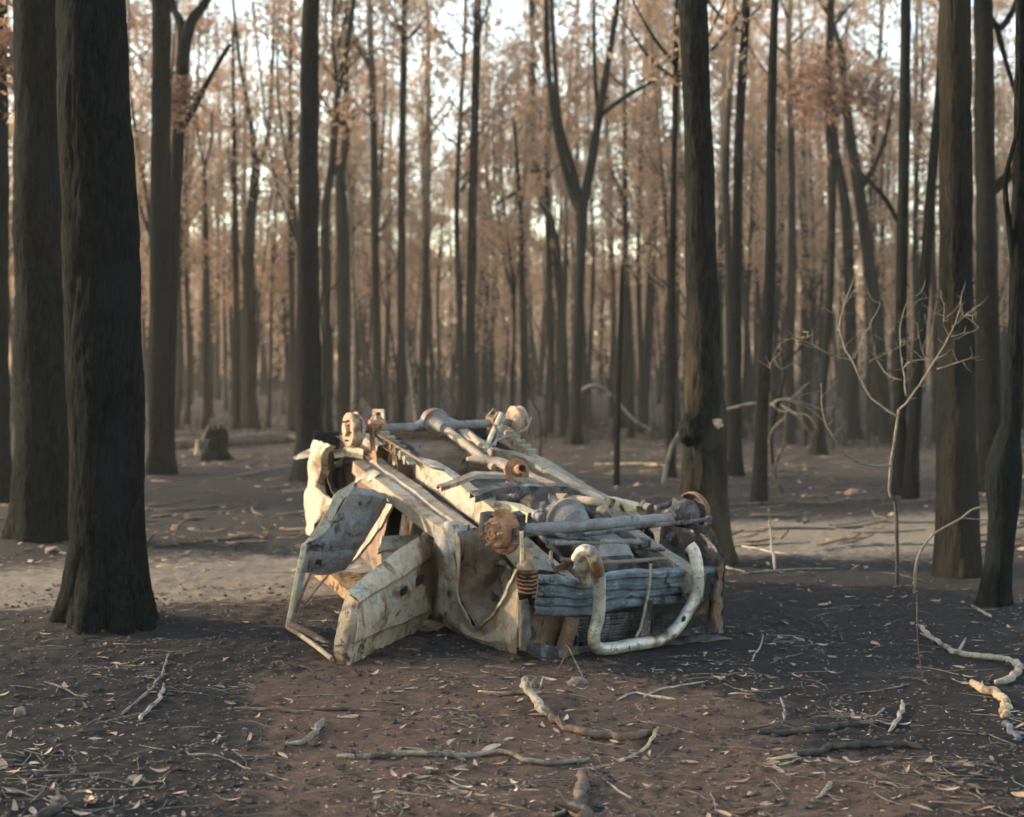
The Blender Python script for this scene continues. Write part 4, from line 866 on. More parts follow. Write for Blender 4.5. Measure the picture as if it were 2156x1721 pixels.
cpart(MB().loft([[sv(700, 950, -.76), sv(735, 942, -.66), sv(766, 948, -.6)], [sv(706, 968, -.76), sv(735, 962, -.68), sv(764, 968, -.62)]], 5, 14, .012, 9), 'arch_strip', K_yellow, thick=.008)
cpart(MB().loft([[sv(704, 975, -.66), sv(740, 962, -.62), sv(786, 985, -.6)], [sv(704, 988, -.66), sv(742, 976, -.62), sv(786, 998, -.6)]], 5, 14, .012, 9), 'arch_strip', K_grey, thick=.008)
cpart(MB().loft([[C(u, -.60, w) for u in (-3.3, -2.9, -2.5, -2.2)] for w in (-1.1, -.8, -.5, -.22)], 14, 16, .04, 4), 'inner_rear_arch', K_brown, thick=.008)
cpart(MB().loft([[C(u, v, -.24) for u in (-3.35, -3.0, -2.5)] for v in (-.62, 0, .62)], 10, 14, .02, 4), 'boot_floor', K_brown, thick=.006)
cpart(MB().loft([[C(-3.38, v, w) for v in (-.8, 0, .8)] for w in (-1.3, -.8, -.2)], 10, 14, .03, 4), 'tailgate', K_soot_shade, thick=.006)
cpart(MB().loft([[sv(760, 990, -.78), sv(752, 1000, -.8), sv(747, 1018, -.82)], [sv(785, 988, -.75), sv(775, 995, -.8), sv(760, 1008, -.82)], [sv(800, 995, -.75), sv(790, 1003, -.8), sv(775, 1015, -.82)]], 6, 10, .006, 9), 'sill_end', K_cream, thick=.008)

# ------------------------------------------------------------------ sticks, logs, stones
def z6(x, y): return (x*.3342, 1146+y*.3342)
def z7(x, y): return (718.7+x*.3342, 1146+y*.3342)
def z8(x, y): return (1437+x*.3342, 1146+y*.3342)
def z5(x, y): return (1437+x*.3342, 575+y*.3342)
def stick(name, label, pts, w0, w1, material, conv, lump=.14, cat='stick', lift=0., up=None):
    """pts in photo measures lying on the soil; widths in the same measure as pts"""
    q = []; n = len(pts)
    for i, p in enumerate(pts):
        X, Y = conv(*p); g = gp(X, Y); w = .88*(w0+(w1-w0)*i/(n-1))*.3342/2/FOC*g.y
        z = g.z+w*.75+lift
        if up: z += up[i]
        q.append((g.x, g.y+w*.2, z, w))
    rg = random.Random(int(pts[0][0]*7+pts[0][1])); n_ = max(7, len(pts)*3); C_ = catmull(q, n_); wm = max(w0, w1)*.3342/2/FOC*q[0][1]
    k_ = []
    for i, c in enumerate(C_):                                   # kinks, knots and a broken taper at both ends
        j = min(1., wm/.012)*wm*.35; e = .62 if i in (0, n_-1) else rg.uniform(.9, 1.1)
        k_.append((c[0]+rg.gauss(0, j), c[1]+rg.gauss(0, j), c[2]+abs(rg.gauss(0, wm*.15)), c[3]*e))
    mb = MB().tube(k_, n=9, lump=lump*1.15, freq=26, seed=pts[0][0], m=max(14, n_*4))
    if wm > .006:
        for _ in range(max(1, n_//6)):
            c = Vector(k_[rg.randrange(1, n_-1)][:3]); d = Vector((rg.gauss(0, 1), rg.gauss(0, 1), abs(rg.gauss(0, .7)))).normalized(); L = wm*rg.uniform(1.6, 4.5)
            mb.tube([tuple(c)+(wm*.4,), tuple(c+d*L*.6)+(wm*.28,), tuple(c+d*L+Vector((rg.gauss(0, .3*wm), 0, 0)))+(wm*.12,)], n=6, m=5, lump=.2, freq=40)
    return tag(mb.build(name, material, org=q[0][:3]), label, cat)
stick('fallen_stick', 'thin grey stick slanting beside the white one on the left ash', [(1070, 690), (1030, 790), (1000, 860), (940, 920), (860, 1000), (765, 1085)], 16, 26, M_greyw, z6)
stick('fallen_stick', 'short whitish curved stick on the left ash', [(1030, 895), (1015, 970), (950, 1040), (885, 1115)], 22, 34, M_pale, z6)
stick('fallen_stick', 'bent thin twig on the ash at far left', [(285, 875), (400, 915), (470, 950), (545, 962)], 16, 11, M_greyw, z6)
stick('fallen_stick', 'straight brown stick lying level, left one of a pair', [(1475, 1050), (1600, 1050), (1750, 1055), (1910, 1070)], 36, 26, M_brownw, z6)
stick('fallen_stick', 'straight brown stick lying level, right one of a pair', [(1955, 1045), (2050, 1050), (2200, 1050), (2430, 1050)], 30, 22, M_brownw, z6)
stick('fallen_stick', 'short upcurved bark piece on the red soil, left of centre', [(1800, 1270), (1900, 1262), (1980, 1220), (2030, 1160)], 30, 44, M_greyw, z6, up=[0, 0, .01, .02])
stick('fallen_stick', 'long thin grey twig winding across the lower left soil', [(1180, 1345), (1330, 1335), (1450, 1370), (1560, 1420), (1700, 1455), (1850, 1510)], 22, 10, M_greyw, z6)
stick('fallen_stick', 'hair-thin twig left of the winding grey twig', [(880, 1270), (980, 1290), (1100, 1310)], 9, 9, M_greyw, z6)
stick('fallen_stick', 'black charred stub cut by the bottom edge at left', [(260, 1760), (330, 1700), (420, 1650)], 90, 60, M_black, z6)
stick('fallen_stick', 'tan stick lying level in front of the wreck', [(865, 940), (1000, 945), (1130, 945), (1250, 945)], 28, 22, M_tan, z7)
stick('fallen_stick', 'pale fork standing up beside the thick broken branch', [(1200, 990), (1240, 960), (1275, 905)], 22, 12, M_pale, z7, up=[0, .03, .06])
stick('broken_branch', 'thick pale broken branch end on the red soil at centre', [(1140, 945), (1170, 990), (1230, 1040), (1300, 1095)], 50, 66, M_pale, z7, .2, 'branch', up=[.06, .05, .02, 0])
stick('broken_branch', 'dark barked curved branch with a splintered right end at centre', [(1290, 1075), (1345, 1125), (1400, 1170), (1520, 1205), (1650, 1230), (1800, 1235), (1960, 1215)], 50, 62, M_brownw, z7, .16, 'branch')
stick('wood_splinter', 'curved reddish splinter strip hanging off the dark branch end', [(1995, 1205), (1930, 1290), (1800, 1360), (1650, 1410), (1450, 1425)], 30, 10, M_tan, z7, .2, 'splinter', up=[.03, .01, 0, 0, 0])
stick('fallen_stick', 'long grey stick lying level across the lower centre', [(-30, 1355), (200, 1355), (400, 1345), (600, 1340), (800, 1350), (1000, 1355), (1150, 1375), (1300, 1400), (1450, 1400), (1570, 1370)], 42, 36, M_greyw, z7)
stick('broken_branch', 'thick dark branch stub at the bottom edge right of centre', [(1540, 1480), (1505, 1590), (1480, 1680), (1530, 1760)], 70, 110, M_brownw, z7, .15, 'branch')
stick('fallen_stick', 'short light stick meeting the thick stub at the bottom edge', [(1340, 1725), (1390, 1705), (1450, 1690)], 40, 30, M_greyw, z7)
stick('fallen_stick', 'thin pale stick right of the thick stub', [(1650, 1480), (1740, 1555), (1830, 1610)], 16, 22, M_pale, z7)
stick('fallen_stick', 'forked pale twig in front of the bull bar, lower prong', [(1740, 985), (1840, 945), (1960, 965), (2100, 985)], 16, 22, M_pale, z7)
stick('fallen_stick', 'forked pale twig in front of the bull bar, upper prong', [(1900, 975), (1990, 945), (2060, 915), (2290, 870)], 18, 12, M_pale, z7)
stick('fallen_twig', 'thin twig leaning on the wreck\'s bonnet, upper end left', [(1340, 690), (1430, 735), (1520, 830)], 12, 12, M_greyw, z7, up=[.12, .07, 0])
stick('fallen_twig', 'thin twig crossing the one that leans on the bonnet', [(1440, 725), (1390, 780), (1340, 845)], 14, 9, M_brownw, z7, up=[.08, .04, 0])
stick('broken_branch', 'bleached crooked branch at the right edge, upper piece', [(1490, 530), (1560, 590), (1650, 650), (1690, 692), (1760, 705), (1900, 735), (2060, 750), (2120, 800), (2060, 870), (1985, 895)], 30, 56, M_pale, z8, .14, 'branch')
stick('broken_branch', 'tan peeling branch chunk below the bleached crooked one', [(1815, 890), (1920, 940), (2000, 985), (2040, 1040), (2030, 1120)], 62, 58, M_tan, z8, .2, 'branch')
stick('broken_branch', 'ash-blue charred tip below the tan branch chunk', [(2035, 1130), (2070, 1190), (2112, 1250)], 48, 42, M_greyblue, z8, .1, 'branch')
stick('fallen_stick', 'short knobbly pale stick right of the upper charred log', [(1382, 1003), (1380, 1060), (1340, 1140), (1300, 1190)], 34, 30, M_pale, z8, .25)
stick('fallen_stick', 'tiny pale stick left of the knobbly one', [(1275, 1045), (1215, 1090)], 20, 16, M_pale, z8)
stick('charred_log', 'upper black charred log at lower right', [(475, 1200), (620, 1208), (800, 1190), (950, 1165), (1100, 1150), (1240, 1148)], 52, 42, M_black, z8, .16, 'log')
stick('charred_log', 'lower black charred log with a splintered left end', [(720, 1345), (830, 1338), (950, 1310), (1150, 1300), (1350, 1285), (1510, 1297)], 52, 44, M_black, z8, .16, 'log')
for i, (a, b) in enumerate([((525, 1352), (740, 1336)), ((530, 1375), (740, 1350)), ((560, 1405), (750, 1362))]):
    stick('wood_splinter', ['top', 'middle', 'bottom'][i]+' tan splinter at the lower charred log\'s left end', [a, ((a[0]+b[0])/2, (a[1]+b[1])/2+3), b], 10, 22, M_tan, z8, .2, 'splinter')
stick('fallen_stick', 'thin brown stick above the upper charred log', [(410, 1190), (520, 1150), (650, 1120)], 16, 16, M_brownw, z8)
stick('fallen_stick', 'stub rising from the thin brown stick above the charred log', [(640, 1115), (640, 1065), (618, 1030)], 22, 14, M_greyw, z8, up=[0, .02, .05])
stick('fallen_twig', 'pale bent twig alone on the ash right of the bull bar', [(510, 545), (495, 640), (445, 730)], 9, 14, M_pale, z8)
stick('fallen_twig', 'wiry dark twig standing by the bleached crooked branch', [(1515, 860), (1490, 868), (1480, 872), (1478, 874)], 10, 7, M_brownw, z8, up=[0, .15, .32, .52])
stick('fallen_twig', 'long thin dark twig below the bleached crooked branch', [(1345, 780), (1500, 800), (1750, 805), (2050, 790)], 7, 9, M_brownw, z8)
stick('fallen_stick', 'thin light stick in the ash above the knobbly stick', [(1090, 942), (1250, 920), (1430, 888)], 8, 15, M_greyw, z8)
stick('fallen_stick', 'short pale stick by the foot of the burl tree', [(1815, 400), (1880, 430), (1950, 465)], 26, 18, M_pale, z8)
stick('fallen_twig', 'thin pale twig at the bottom right corner, upper fork', [(1700, 1530), (1850, 1590), (1950, 1670), (2120, 1740)], 8, 13, M_twig, z8)
stick('fallen_twig', 'thin pale twig at the bottom right corner, lower fork', [(1590, 1590), (1800, 1640), (2120, 1735)], 8, 12, M_twig, z8)
stick('fallen_stick', 'short white stick under the leaf pile at lower right', [(850, 1610), (890, 1570), (935, 1515)], 24, 34, M_pale, z8)
stick('fallen_stick', 'thin curved twig right of the forked pale twig', [(260, 880), (330, 910), (450, 928), (640, 930)], 9, 9, M_greyw, z8)
stick('fallen_branch', 'long pale branch lying across the ash right of the wreck', [(230, 200), (450, 185), (700, 165), (970, 155)], 14, 14, M_greyw, z8, .14, 'branch')
stick('fallen_branch', 'grey branch lying on the right track edge beside the big trunk', [(200, 5), (270, 10), (450, 30), (600, 60), (900, 78)], 16, 12, M_pale, z8, .14, 'branch')
stick('fallen_branch', 'long bleached branch along the far edge of the right ash', [(870, 50), (1000, 22), (1200, 10), (1590, 6), (1900, 14)], 18, 26, M_pale, z8, .14, 'branch')
stick('fallen_branch', 'pale stick propped up on the branches right of the wreck', [(582, 165), (560, 160), (545, 158)], 24, 14, M_pale, z8, .1, 'branch', up=[0, .28, .55])
stick('fallen_branch', 'second long thin branch close beside the wreck\'s torn corner', [(180, 130), (300, 150), (400, 180)], 16, 14, M_greyw, z8, .1, 'branch')
stick('fallen_log', 'grey log lying beyond the charred stump at left', [(1060, 1150-35), (1300, 1140-35), (1600, 1110-35), (1880, 1105-35)], 90, 80, M_brownw, lambda x, y: (x*.3342, 575+y*.3342), .08, 'log')
stick('fallen_branch', 'thin pale branch on the ground left of the trunk behind the wreck', [(1480, 1285), (1650, 1250), (1830, 1222)], 14, 14, M_greyw, lambda x, y: (x*.3342, 575+y*.3342), .1, 'branch')
stick('fallen_branch', 'tan log lying level in the far clearing right of centre', [(1080, 500), (1300, 505), (1580, 512)], 26, 26, M_tan, lambda x, y: (934.3+x*.2933, 833.7+y*.2933), .08, 'log')

# charred stump and pale stake, left middle distance
b = gp(457, 972); st = empty('charred_stump', b, 'jagged charred stump in front of the grey log', 'stump')
MB().tube([(b.x, b.y, b.z-.1, .30), (b.x, b.y, b.z+.25, .25), (b.x-.02, b.y, b.z+.55, .24), (b.x-.04, b.y, b.z+.72, .21)], n=20, m=16, lump=.3, freq=5, flare=.3, base=b.z).build('stump_wood', M_char, st)
rs = random.Random(5)
for k in range(7):
    a = k*.9; c = Vector((b.x-.04+.14*math.cos(a), b.y+.14*math.sin(a), b.z+.66))
    MB().tube([(*c, .06), (c.x+rs.uniform(-.02, .02), c.y, c.z+rs.uniform(.06, .2), .015)], n=6, m=4).build('splinter', M_char, st)
b = gp(414, 958)
tag(MB().tube([(b.x, b.y, b.z-.05, .07), (b.x, b.y, b.z+.12, .06), (b.x+.01, b.y, b.z+.38, .02)], n=7, m=6, lump=.2).build('broken_stake', M_tan, org=b), 'pale splintered stake left of the charred stump', 'stake')

# pale dead sapling with wiry branches
zs = gp(1890, 1236).y
def zpath(pts, w0, w1, d0, d1):
    out = []
    for i, p in enumerate(pts):
        X, Y = z5(*p); t = i/(len(pts)-1); Z = zs+d0+(d1-d0)*t
        out.append(tuple(P(X, Y, Z))+((w0+(w1-w0)*t)*.3342/2/FOC*Z,))
    return out
b = gp(1890, 1236); sap = empty('dead_sapling', b, 'pale leafless dead sapling with wiry branches in front of right trunks', 'sapling')
tp = zpath([(1350, 1700), (1345, 1480), (1318, 1420), (1303, 1370), (1312, 1220), (1332, 1080), (1350, 950), (1362, 860)], 26, 20, 0, 0)
tp[0] = (b.x, b.y, b.z-.1, tp[0][3])
MB().tube(tp[:3]+[tp[2]], n=10, m=26, lump=.1, freq=12).build('charred_foot', M_black, sap)
MB().tube([(a, b_, c, r*.8) for a, b_, c, r in tp[2:]], n=10, m=40, lump=.18, freq=18).build('stem', M_twig, sap)
SB = [([(1310, 1215), (1220, 1215), (1130, 1200), (1020, 1140), (960, 1040), (895, 930), (870, 700)], 18, 9, -.5),
 ([(1350, 900), (1240, 830), (1150, 730), (1070, 560), (1010, 440), (990, 330), (1020, 190), (1080, 40)], 16, 7, .4),
 ([(1060, 545), (920, 510), (800, 440), (700, 415), (600, 460), (575, 540), (620, 610)], 10, 5, .3),
 ([(1080, 540), (1140, 400), (1200, 290), (1245, 190)], 9, 5, .5),
 ([(1370, 860), (1430, 790), (1560, 600), (1680, 400), (1740, 240), (1760, 130)], 17, 6, -.3),
 ([(1410, 775), (1395, 650), (1370, 450), (1385, 270), (1420, 180), (1500, 130)], 13, 5, .3),
 ([(1385, 670), (1300, 650), (1230, 560), (1200, 480)], 10, 6, .35), ([(1390, 600), (1430, 555), (1530, 545), (1610, 545)], 9, 5, -.3),
 ([(1600, 605), (1750, 560), (1870, 525)], 9, 6, -.4), ([(1690, 400), (1780, 380), (1870, 350), (1780, 270), (1745, 190)], 8, 4, .2),
 ([(1700, 340), (1800, 250), (1870, 200)], 8, 4, -.2), ([(1560, 590), (1510, 490), (1480, 380)], 8, 4, .2), ([(1180, 560), (1290, 500), (1400, 450), (1440, 390)], 8, 4, .4),
 ([(700, 415), (770, 420), (790, 370), (760, 365)], 6, 4, .3), ([(1030, 190), (1080, 110), (1150, 60)], 6, 3, .4), ([(1385, 280), (1440, 250), (1480, 170), (1620, 150)], 6, 3, .2),
 ([(1680, 400), (1640, 320), (1650, 200), (1600, 90)], 7, 3, -.2), ([(1560, 600), (1550, 470), (1580, 300), (1600, 180)], 7, 3, .1), ([(575, 540), (550, 580), (565, 620)], 6, 3, .3)]
for pts, w0, w1, d in SB:
    st_d = 0 if pts[0][1] > 760 else d*.4
    zq = zpath(pts, w0*.85, w1*.8, st_d, d); c_ = catmull(zq, len(pts)*3); rg = random.Random(int(pts[0][0]))
    c_ = [(c[0]+rg.gauss(0, .004), c[1]+rg.gauss(0, .004), c[2]+rg.gauss(0, .004), c[3]*rg.uniform(.85, 1.2)) for c in c_]
    tw_ = MB().tube(c_, n=7, lump=.12, freq=30)
    for _ in range(len(pts)+1):                                   # fine broken twiglets along the branch
        c = Vector(c_[rg.randrange(2, len(c_))][:3]); d2 = Vector((rg.gauss(0, 1), rg.gauss(0, .7), rg.gauss(.5, .8))).normalized(); L = rg.uniform(.05, .2)
        tw_.tube([tuple(c)+(.0035,), tuple(c+d2*L*.5+Vector((rg.gauss(0, .012), 0, rg.gauss(0, .012))))+(.0026,), tuple(c+d2*L+Vector((rg.gauss(0, .03), 0, .02)))+(.0012,)], n=4, m=6)
    tw_.build('twig', M_twig, sap)
# arching bare stem, bottom right
b = gp(1924, 1250); arc = empty('arching_stem', b, 'thin bare stem arching to the right in front of the thick right trunk', 'sapling')
za = b.y
def zp(pts, conv, w0, w1): return [tuple(P(*conv(*p), za))+((w0+(w1-w0)*i/(len(pts)-1))*.3342/2/FOC*za,) for i, p in enumerate(pts)]
MB().tube([(b.x, b.y, b.z-.06, .011)]+zp([(1468, 160), (1490, 70), (1530, 0)], z8, 18, 15)+zp([(1590, 1640), (1750, 1550), (1830, 1490), (1950, 1475), (2190, 1492)], z5, 14, 12), n=8, m=60).build('stem', M_twig, arc)
MB().tube(zp([(1770, 1545), (1900, 1555), (2000, 1562), (2190, 1552)], z5, 10, 7), n=7).build('twig', M_twig, arc)
# leafless broken branch sprawling in the middle distance
b = gp(1655, 1040); dz_ = b.y; bs = empty('dead_shrub', b, 'leafless tangled shrub with a long bare branch right of the burl trunk', 'shrub')
def dp(pts, w0, w1, d=0.): return [tuple(P(*z5(*p), dz_+d*i/len(pts)))+((w0+(w1-w0)*i/(len(pts)-1))*.3342/2/FOC*dz_,) for i, p in enumerate(pts)]
q = dp([(600, 1390), (580, 1250), (640, 1080), (655, 900), (690, 790)], 26, 12); q[0] = (b.x, b.y, b.z-.1, q[0][3]); MB().tube(q, n=8).build('stem', M_black, bs)
for pts, w0, w1 in [([(690, 790), (600, 800), (560, 825), (420, 825), (275, 862)], 12, 22), ([(660, 800), (750, 830), (830, 880), (900, 940)], 12, 5), ([(690, 790), (760, 720), (800, 690)], 8, 4), ([(620, 830), (700, 880), (790, 900), (860, 1000)], 9, 4), ([(700, 800), (800, 830), (880, 860), (960, 840)], 8, 4), ([(650, 850), (740, 920), (800, 1000)], 8, 4), ([(690, 790), (730, 850), (760, 960), (740, 1050)], 8, 4), ([(560, 825), (620, 870), (690, 860)], 8, 4), ([(655, 900), (560, 1000), (520, 1180)], 14, 8)]:
    MB().tube(dp(pts, w0, w1, R.uniform(-1, 1)), n=6).build('twig', M_twig, bs)
def curl(label, pts, w0, w1, Z, m=None):
    q = [tuple(P(x, y, Z))+((w0+(w1-w0)*i/(len(pts)-1))/2/FOC*Z,) for i, (x, y) in enumerate(pts)]
    g = G(q[0][0], Z); q[0] = (q[0][0], Z, g-.05, q[0][3])
    tag(MB().tube(q, n=8).build('bent_sapling', m or M_greyw, org=(q[0][0], Z, g)), label, 'sapling')
curl('thin tan sapling bent over in an arch right of the wreck\'s rear axle', [(1200, 920), (1205, 860), (1222, 825), (1255, 812), (1290, 835), (1330, 880), (1370, 905)], 10, 5, 46)
curl('thin leaning tan pole against the burl trunk\'s left side', [(1395, 985), (1412, 945), (1432, 910)], 9, 7, 28)
curl('pale hooked sapling stem left of the bark-streaked trunk', [(742, 930), (745, 700), (735, 400), (722, 280), (742, 235), (760, 225)], 9, 5, 58)
curl('pale leaning pole above the bark-streaked trunk\'s foot', [(880, 930), (860, 760), (835, 560), (800, 500), (760, 490)], 7, 4, 60)

def stone(label, x, y, rx, rz, seed):
    g = gp(x, y); s = g.y/FOC; bm = bmesh.new(); bmesh.ops.create_icosphere(bm, subdivisions=3, radius=1)
    for v in bm.verts:
        v.co *= 1+.35*noise.noise(v.co*1.3+Vector((seed, 0, 0)))+.08*noise.noise(v.co*4)
        v.co = Vector((v.co.x*rx*s, v.co.y*rx*s*.8, v.co.z*rz*s))
    me = bpy.data.meshes.new('stone'); bm.to_mesh(me); bm.free(); me.materials.append(M_stone)
    o = bpy.data.objects.new('stone', me); col.objects.link(o); o.location = (g.x, g.y, g.z+rz*s*.45); tag(o, label, 'stone')
stone('reddish stone on the black ash at far left', *z6(125, 1075), 14, 11, 3)
stone('flat red-brown stone in front of the wreck\'s bonnet', *z7(1485, 885), 21, 11, 8)
stone('dark clod in the clearing right of the dead shrub', *z5(1085, 1400), 20, 9, 12)
stone('pale stones at the foot of the wide left trunk', *z6(330, 55), 17, 9, 20)

# ------------------------------------------------------------------ leaf litter, twigs, crumbs
def leaf_mesh(seed):
    rg = random.Random(seed); L = rg.uniform(.045, .07); W = L*rg.uniform(.18, .31); bend = rg.uniform(-.5, .5); curlz = rg.uniform(-.1, .55); tw = rg.uniform(-.5, .5)
    vs = []; fs = []; n = 7
    for i in range(n):
        t = i/(n-1); x = (t-.5)*2*L; w = W*math.sin(math.pi*(.04+.92*t))**.8; cy = bend*L*(t-.5)**2*3; cz = curlz*L*((t-.5)**2*3)+.004; a = tw*(t-.5)*2
        for k in (-1, 0, 1): vs.append((x, cy+k*w*math.cos(a), cz+k*w*math.sin(a)+(abs(k)*w*.35)))
    for i in range(n-1):
        for k in (0, 1): fs.append((i*3+k, i*3+k+1, i*3+k+4, i*3+k+3))
    return vs, fs
LM = [leaf_mesh(i) for i in range(14)]
LMD = []
for vs, fs in LM:
    me = bpy.data.meshes.new('fallen_leaf'); me.from_pydata(vs, [], fs); me.polygons.foreach_set('use_smooth', [True]*len(fs)); me.materials.append(M_leaf_o); LMD.append(me)
lr = random.Random(99)
CLUST = [(*z8(900, 1420), .16), (*z8(1650, 1530), .12), (*z8(1800, 1390), .1), (*z7(850, 1570), .16), (*z7(780, 1110), .14), (*z7(560, 860), .16), (*z7(1650, 1310), .14), (*z7(1000, 860), .25), (*z6(700, 1640), .12), (*z6(60, 1380), .12), (*z6(150, 1600), .12), (*z8(700, 610), .1), (*z8(360, 850), .15), (*z8(1060, 1060), .1), (*z7(500, 1480), .15), (*z8(400, 1650), .16), (*z6(850, 770), .12), (*z7(300, 1560), .15)]
CLW = [(gp(x, y), s) for x, y, s in CLUST]
def in_car(x, y):
    d = Vector((x, y, 0))-Vector((CO.x, CO.y, 0)); u = d.dot(Vector((math.sin(_a), -math.cos(_a), 0))); v = d.dot(_v0)
    return -3.6 < u < .85 and -.85 < v < .85
def leaf_spot():
    while True:
        if lr.random() < .24:
            c, s = lr.choice(CLW); x = lr.gauss(c.x, s); y = lr.gauss(c.y, s*1.5)
        else:
            y = 5.9+(19-5.9)*lr.random()**1.05; x = lr.uniform(-.36, .36)*y
        if not in_car(x, y): return x, y
spots = sorted([leaf_spot() for _ in range(1050)], key=lambda p: p[1])
spots = [p for p in spots if abs(p[0]) < .33*p[1]]
REG = [('dry tan gum leaf lying on the bare soil in the foreground', 'fallen leaves on the foreground soil')]
for i, (x, y) in enumerate(spots[:300]):
    o = bpy.data.objects.new('fallen_leaf', LMD[lr.randrange(14)]); col.objects.link(o)
    s = lr.uniform(.4, .95); o.scale = (s, s*lr.uniform(.8, 1.2), s); o.location = (x, y, G(x, y)+.004); o.rotation_euler = (lr.gauss(0, .22), lr.gauss(0, .16), lr.uniform(0, 6.28))
    tag(o, *(REG[0][0], 'leaf', REG[0][1]))
mb = MB()
for x, y in spots[300:]:
    vs, fs = LM[lr.randrange(14)]; s = lr.uniform(.4, .95); M_ = Matrix.Translation((x, y, G(x, y)+.004)) @ Matrix.Rotation(lr.uniform(0, 6.28), 4, 'Z') @ Matrix.Rotation(lr.gauss(0, .2), 4, 'X') @ Matrix.Diagonal((s, s, s, 1))
    mb.add([M_ @ Vector(v) for v in vs], fs)
o = mb.build('leaf_litter', M_leaf_i); o['kind'] = 'stuff'; o['label'] = 'dry gum leaves scattered over the burnt clearing'; o['category'] = 'leaf litter'
def stuff(o, label, cat): o['kind'] = 'stuff'; o['label'] = label; o['category'] = cat
mb = MB()
for _ in range(720):
    if lr.random() < .3: c, s = lr.choice(CLW); x = lr.gauss(c.x, s); y = lr.gauss(c.y, s*1.6)
    else: y = 5.6+(17-5.6)*lr.random()**1.5; x = lr.uniform(-.35, .35)*y
    if in_car(x, y): continue
    L = lr.uniform(.03, .16)*(1.6 if lr.random() < .12 else 1); a = lr.uniform(0, 6.28); r = lr.uniform(.0012, .0032); bx = lr.gauss(0, .18)*L
    dx, dy = math.cos(a)*L, math.sin(a)*L; zt = lr.uniform(0, .012)
    mb.tube([(x-dx, y-dy, G(x-dx, y-dy)+.004, r), (x-dy*bx/L, y+dx*bx/L, G(x, y)+.006+zt, r), (x+dx, y+dy, G(x+dx, y+dy)+.004+zt, r*.6)], n=4, m=5)
stuff(mb.build('twig_litter', M_greyw), 'thin dry twigs scattered among the leaf litter', 'twigs')
def crumbs(name, n, rmin, rmax, m, label, cat, ymax, seed):
    rg = random.Random(seed); mb = MB()
    for _ in range(n):
        y = 5.6+(ymax-5.6)*rg.random()**1.3; x = rg.uniform(-.34, .34)*y
        if in_car(x, y): continue
        r = rmin+(rmax-rmin)*rg.random()**3; c = Vector((x, y, G(x, y)+r*.25)); vs = []
        for d in ((1, 0, 0), (-1, 0, 0), (0, 1, 0), (0, -1, 0), (0, 0, 1), (0, 0, -1)): vs.append(c+Vector((d[0]*r*rg.uniform(.6, 1.5), d[1]*r*rg.uniform(.6, 1.5), d[2]*r*rg.uniform(.4, .8))))
        mb.add(vs, [(0, 2, 4), (2, 1, 4), (1, 3, 4), (3, 0, 4), (2, 0, 5), (1, 2, 5), (3, 1, 5), (0, 3, 5)])
    stuff(mb.build(name, m, smooth=False), label, cat)
crumbs('charcoal_crumbs', 11000, .003, .022, M_black, 'charcoal crumbs strewn over the ash', 'charcoal', 14, 1)
crumbs('soil_clods', 4500, .002, .013, M_stone, 'small red-brown soil crumbs on the ground', 'soil crumbs', 12, 2)

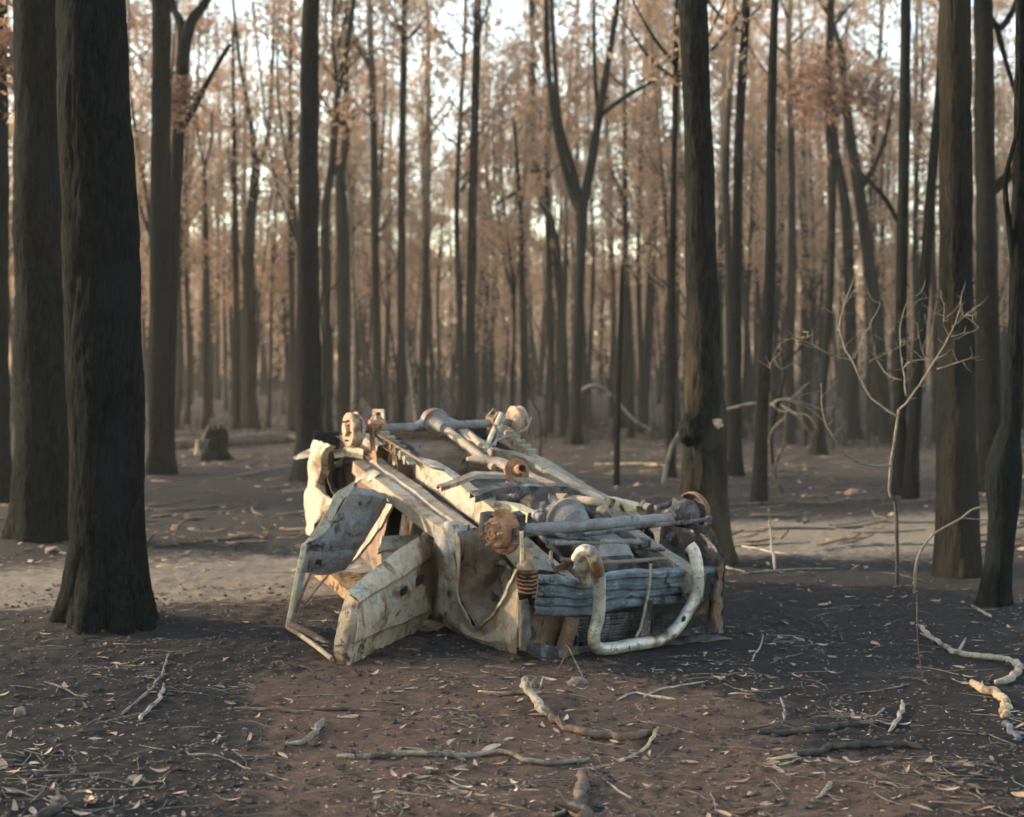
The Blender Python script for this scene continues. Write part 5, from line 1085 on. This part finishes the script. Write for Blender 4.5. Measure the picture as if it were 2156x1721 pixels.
rg = random.Random(31); mb = MB()
for _ in range(900):
    y = 17+(75-17)*rg.random()**1.2; x = rg.uniform(-.34, .34)*y; L = rg.uniform(.1, .5)*(2 if rg.random() < .12 else 1); a = rg.gauss(0, .7); r = rg.uniform(.006, .022)
    dx, dy = math.cos(a)*L, math.sin(a)*L
    mb.tube([(x-dx, y-dy, G(x-dx, y-dy)+r*.5, r), (x+rg.gauss(0, .04), y, G(x, y)+r, r), (x+dx, y+dy, G(x+dx, y+dy)+r*.5+rg.uniform(0, .12), r*.6)], n=5, m=5)
stuff(mb.build('branch_litter', M_brownw), 'dead branchlets littering the far side of the clearing', 'branches')
mb = MB()
for _ in range(1500):
    y = 15+(70-15)*rg.random()**1.3; x = rg.uniform(-.34, .34)*y; c = Vector((x, y, G(x, y)+.02)); s = rg.uniform(.02, .055)*(1+y/70)
    a = rg.uniform(0, 6.28); d = Vector((math.cos(a), math.sin(a), rg.uniform(-.2, .5)))*s; e = Vector((-math.sin(a), math.cos(a), rg.uniform(0, .6)))*s*.45
    mb.add([c-d, c+e, c+d, c-e], [(0, 1, 2, 3)])
stuff(mb.build('bark_litter', M_leaf_i, smooth=False), 'bark flakes and leaves strewn over the far clearing', 'litter')

mb = MB()
for _ in range(4200):
    if rg.random() < .35: c0_, s0_ = rg.choice(CLW); x = rg.gauss(c0_.x, s0_*1.8); y = rg.gauss(c0_.y, s0_*2.6)
    else: y = 5.6+(12.5-5.6)*rg.random()**1.2; x = rg.uniform(-.34, .34)*y
    if in_car(x, y): continue
    c = Vector((x, y, G(x, y)+.004)); s = rg.uniform(.004, .016); a = rg.uniform(0, 6.28)
    d = Vector((math.cos(a), math.sin(a), rg.uniform(-.1, .4)))*s; e = Vector((-math.sin(a), math.cos(a), rg.uniform(-.2, .5)))*s*rg.uniform(.2, .6)
    mb.add([c-d, c+e, c+d*1.1, c-e], [(0, 1, 2, 3)])
stuff(mb.build('leaf_crumbs', M_leaf_i, smooth=False), 'broken leaf fragments and bark chips on the near soil', 'litter')

# ------------------------------------------------------------------ smoky air between the trees
hz = MB().box((-10, 95, 18), (150, 0, 0), (0, 125, 0), (0, 0, 22)).build('haze', M_soil, smooth=False)
hz['kind'] = 'stuff'; hz['label'] = 'thin warm smoke haze hanging between the trees'; hz['category'] = 'haze'
hm = bpy.data.materials.new('smoke_haze'); hm.use_nodes = True; hn = hm.node_tree; hn.nodes.clear()
pv = hn.nodes.new('ShaderNodeVolumePrincipled'); pv.inputs['Density'].default_value = .0006; pv.inputs['Color'].default_value = (.9, .82, .74, 1); pv.inputs['Anisotropy'].default_value = .2
ho = hn.nodes.new('ShaderNodeOutputMaterial'); hn.links.new(pv.outputs[0], ho.inputs['Volume'])
hz.data.materials[0] = hm
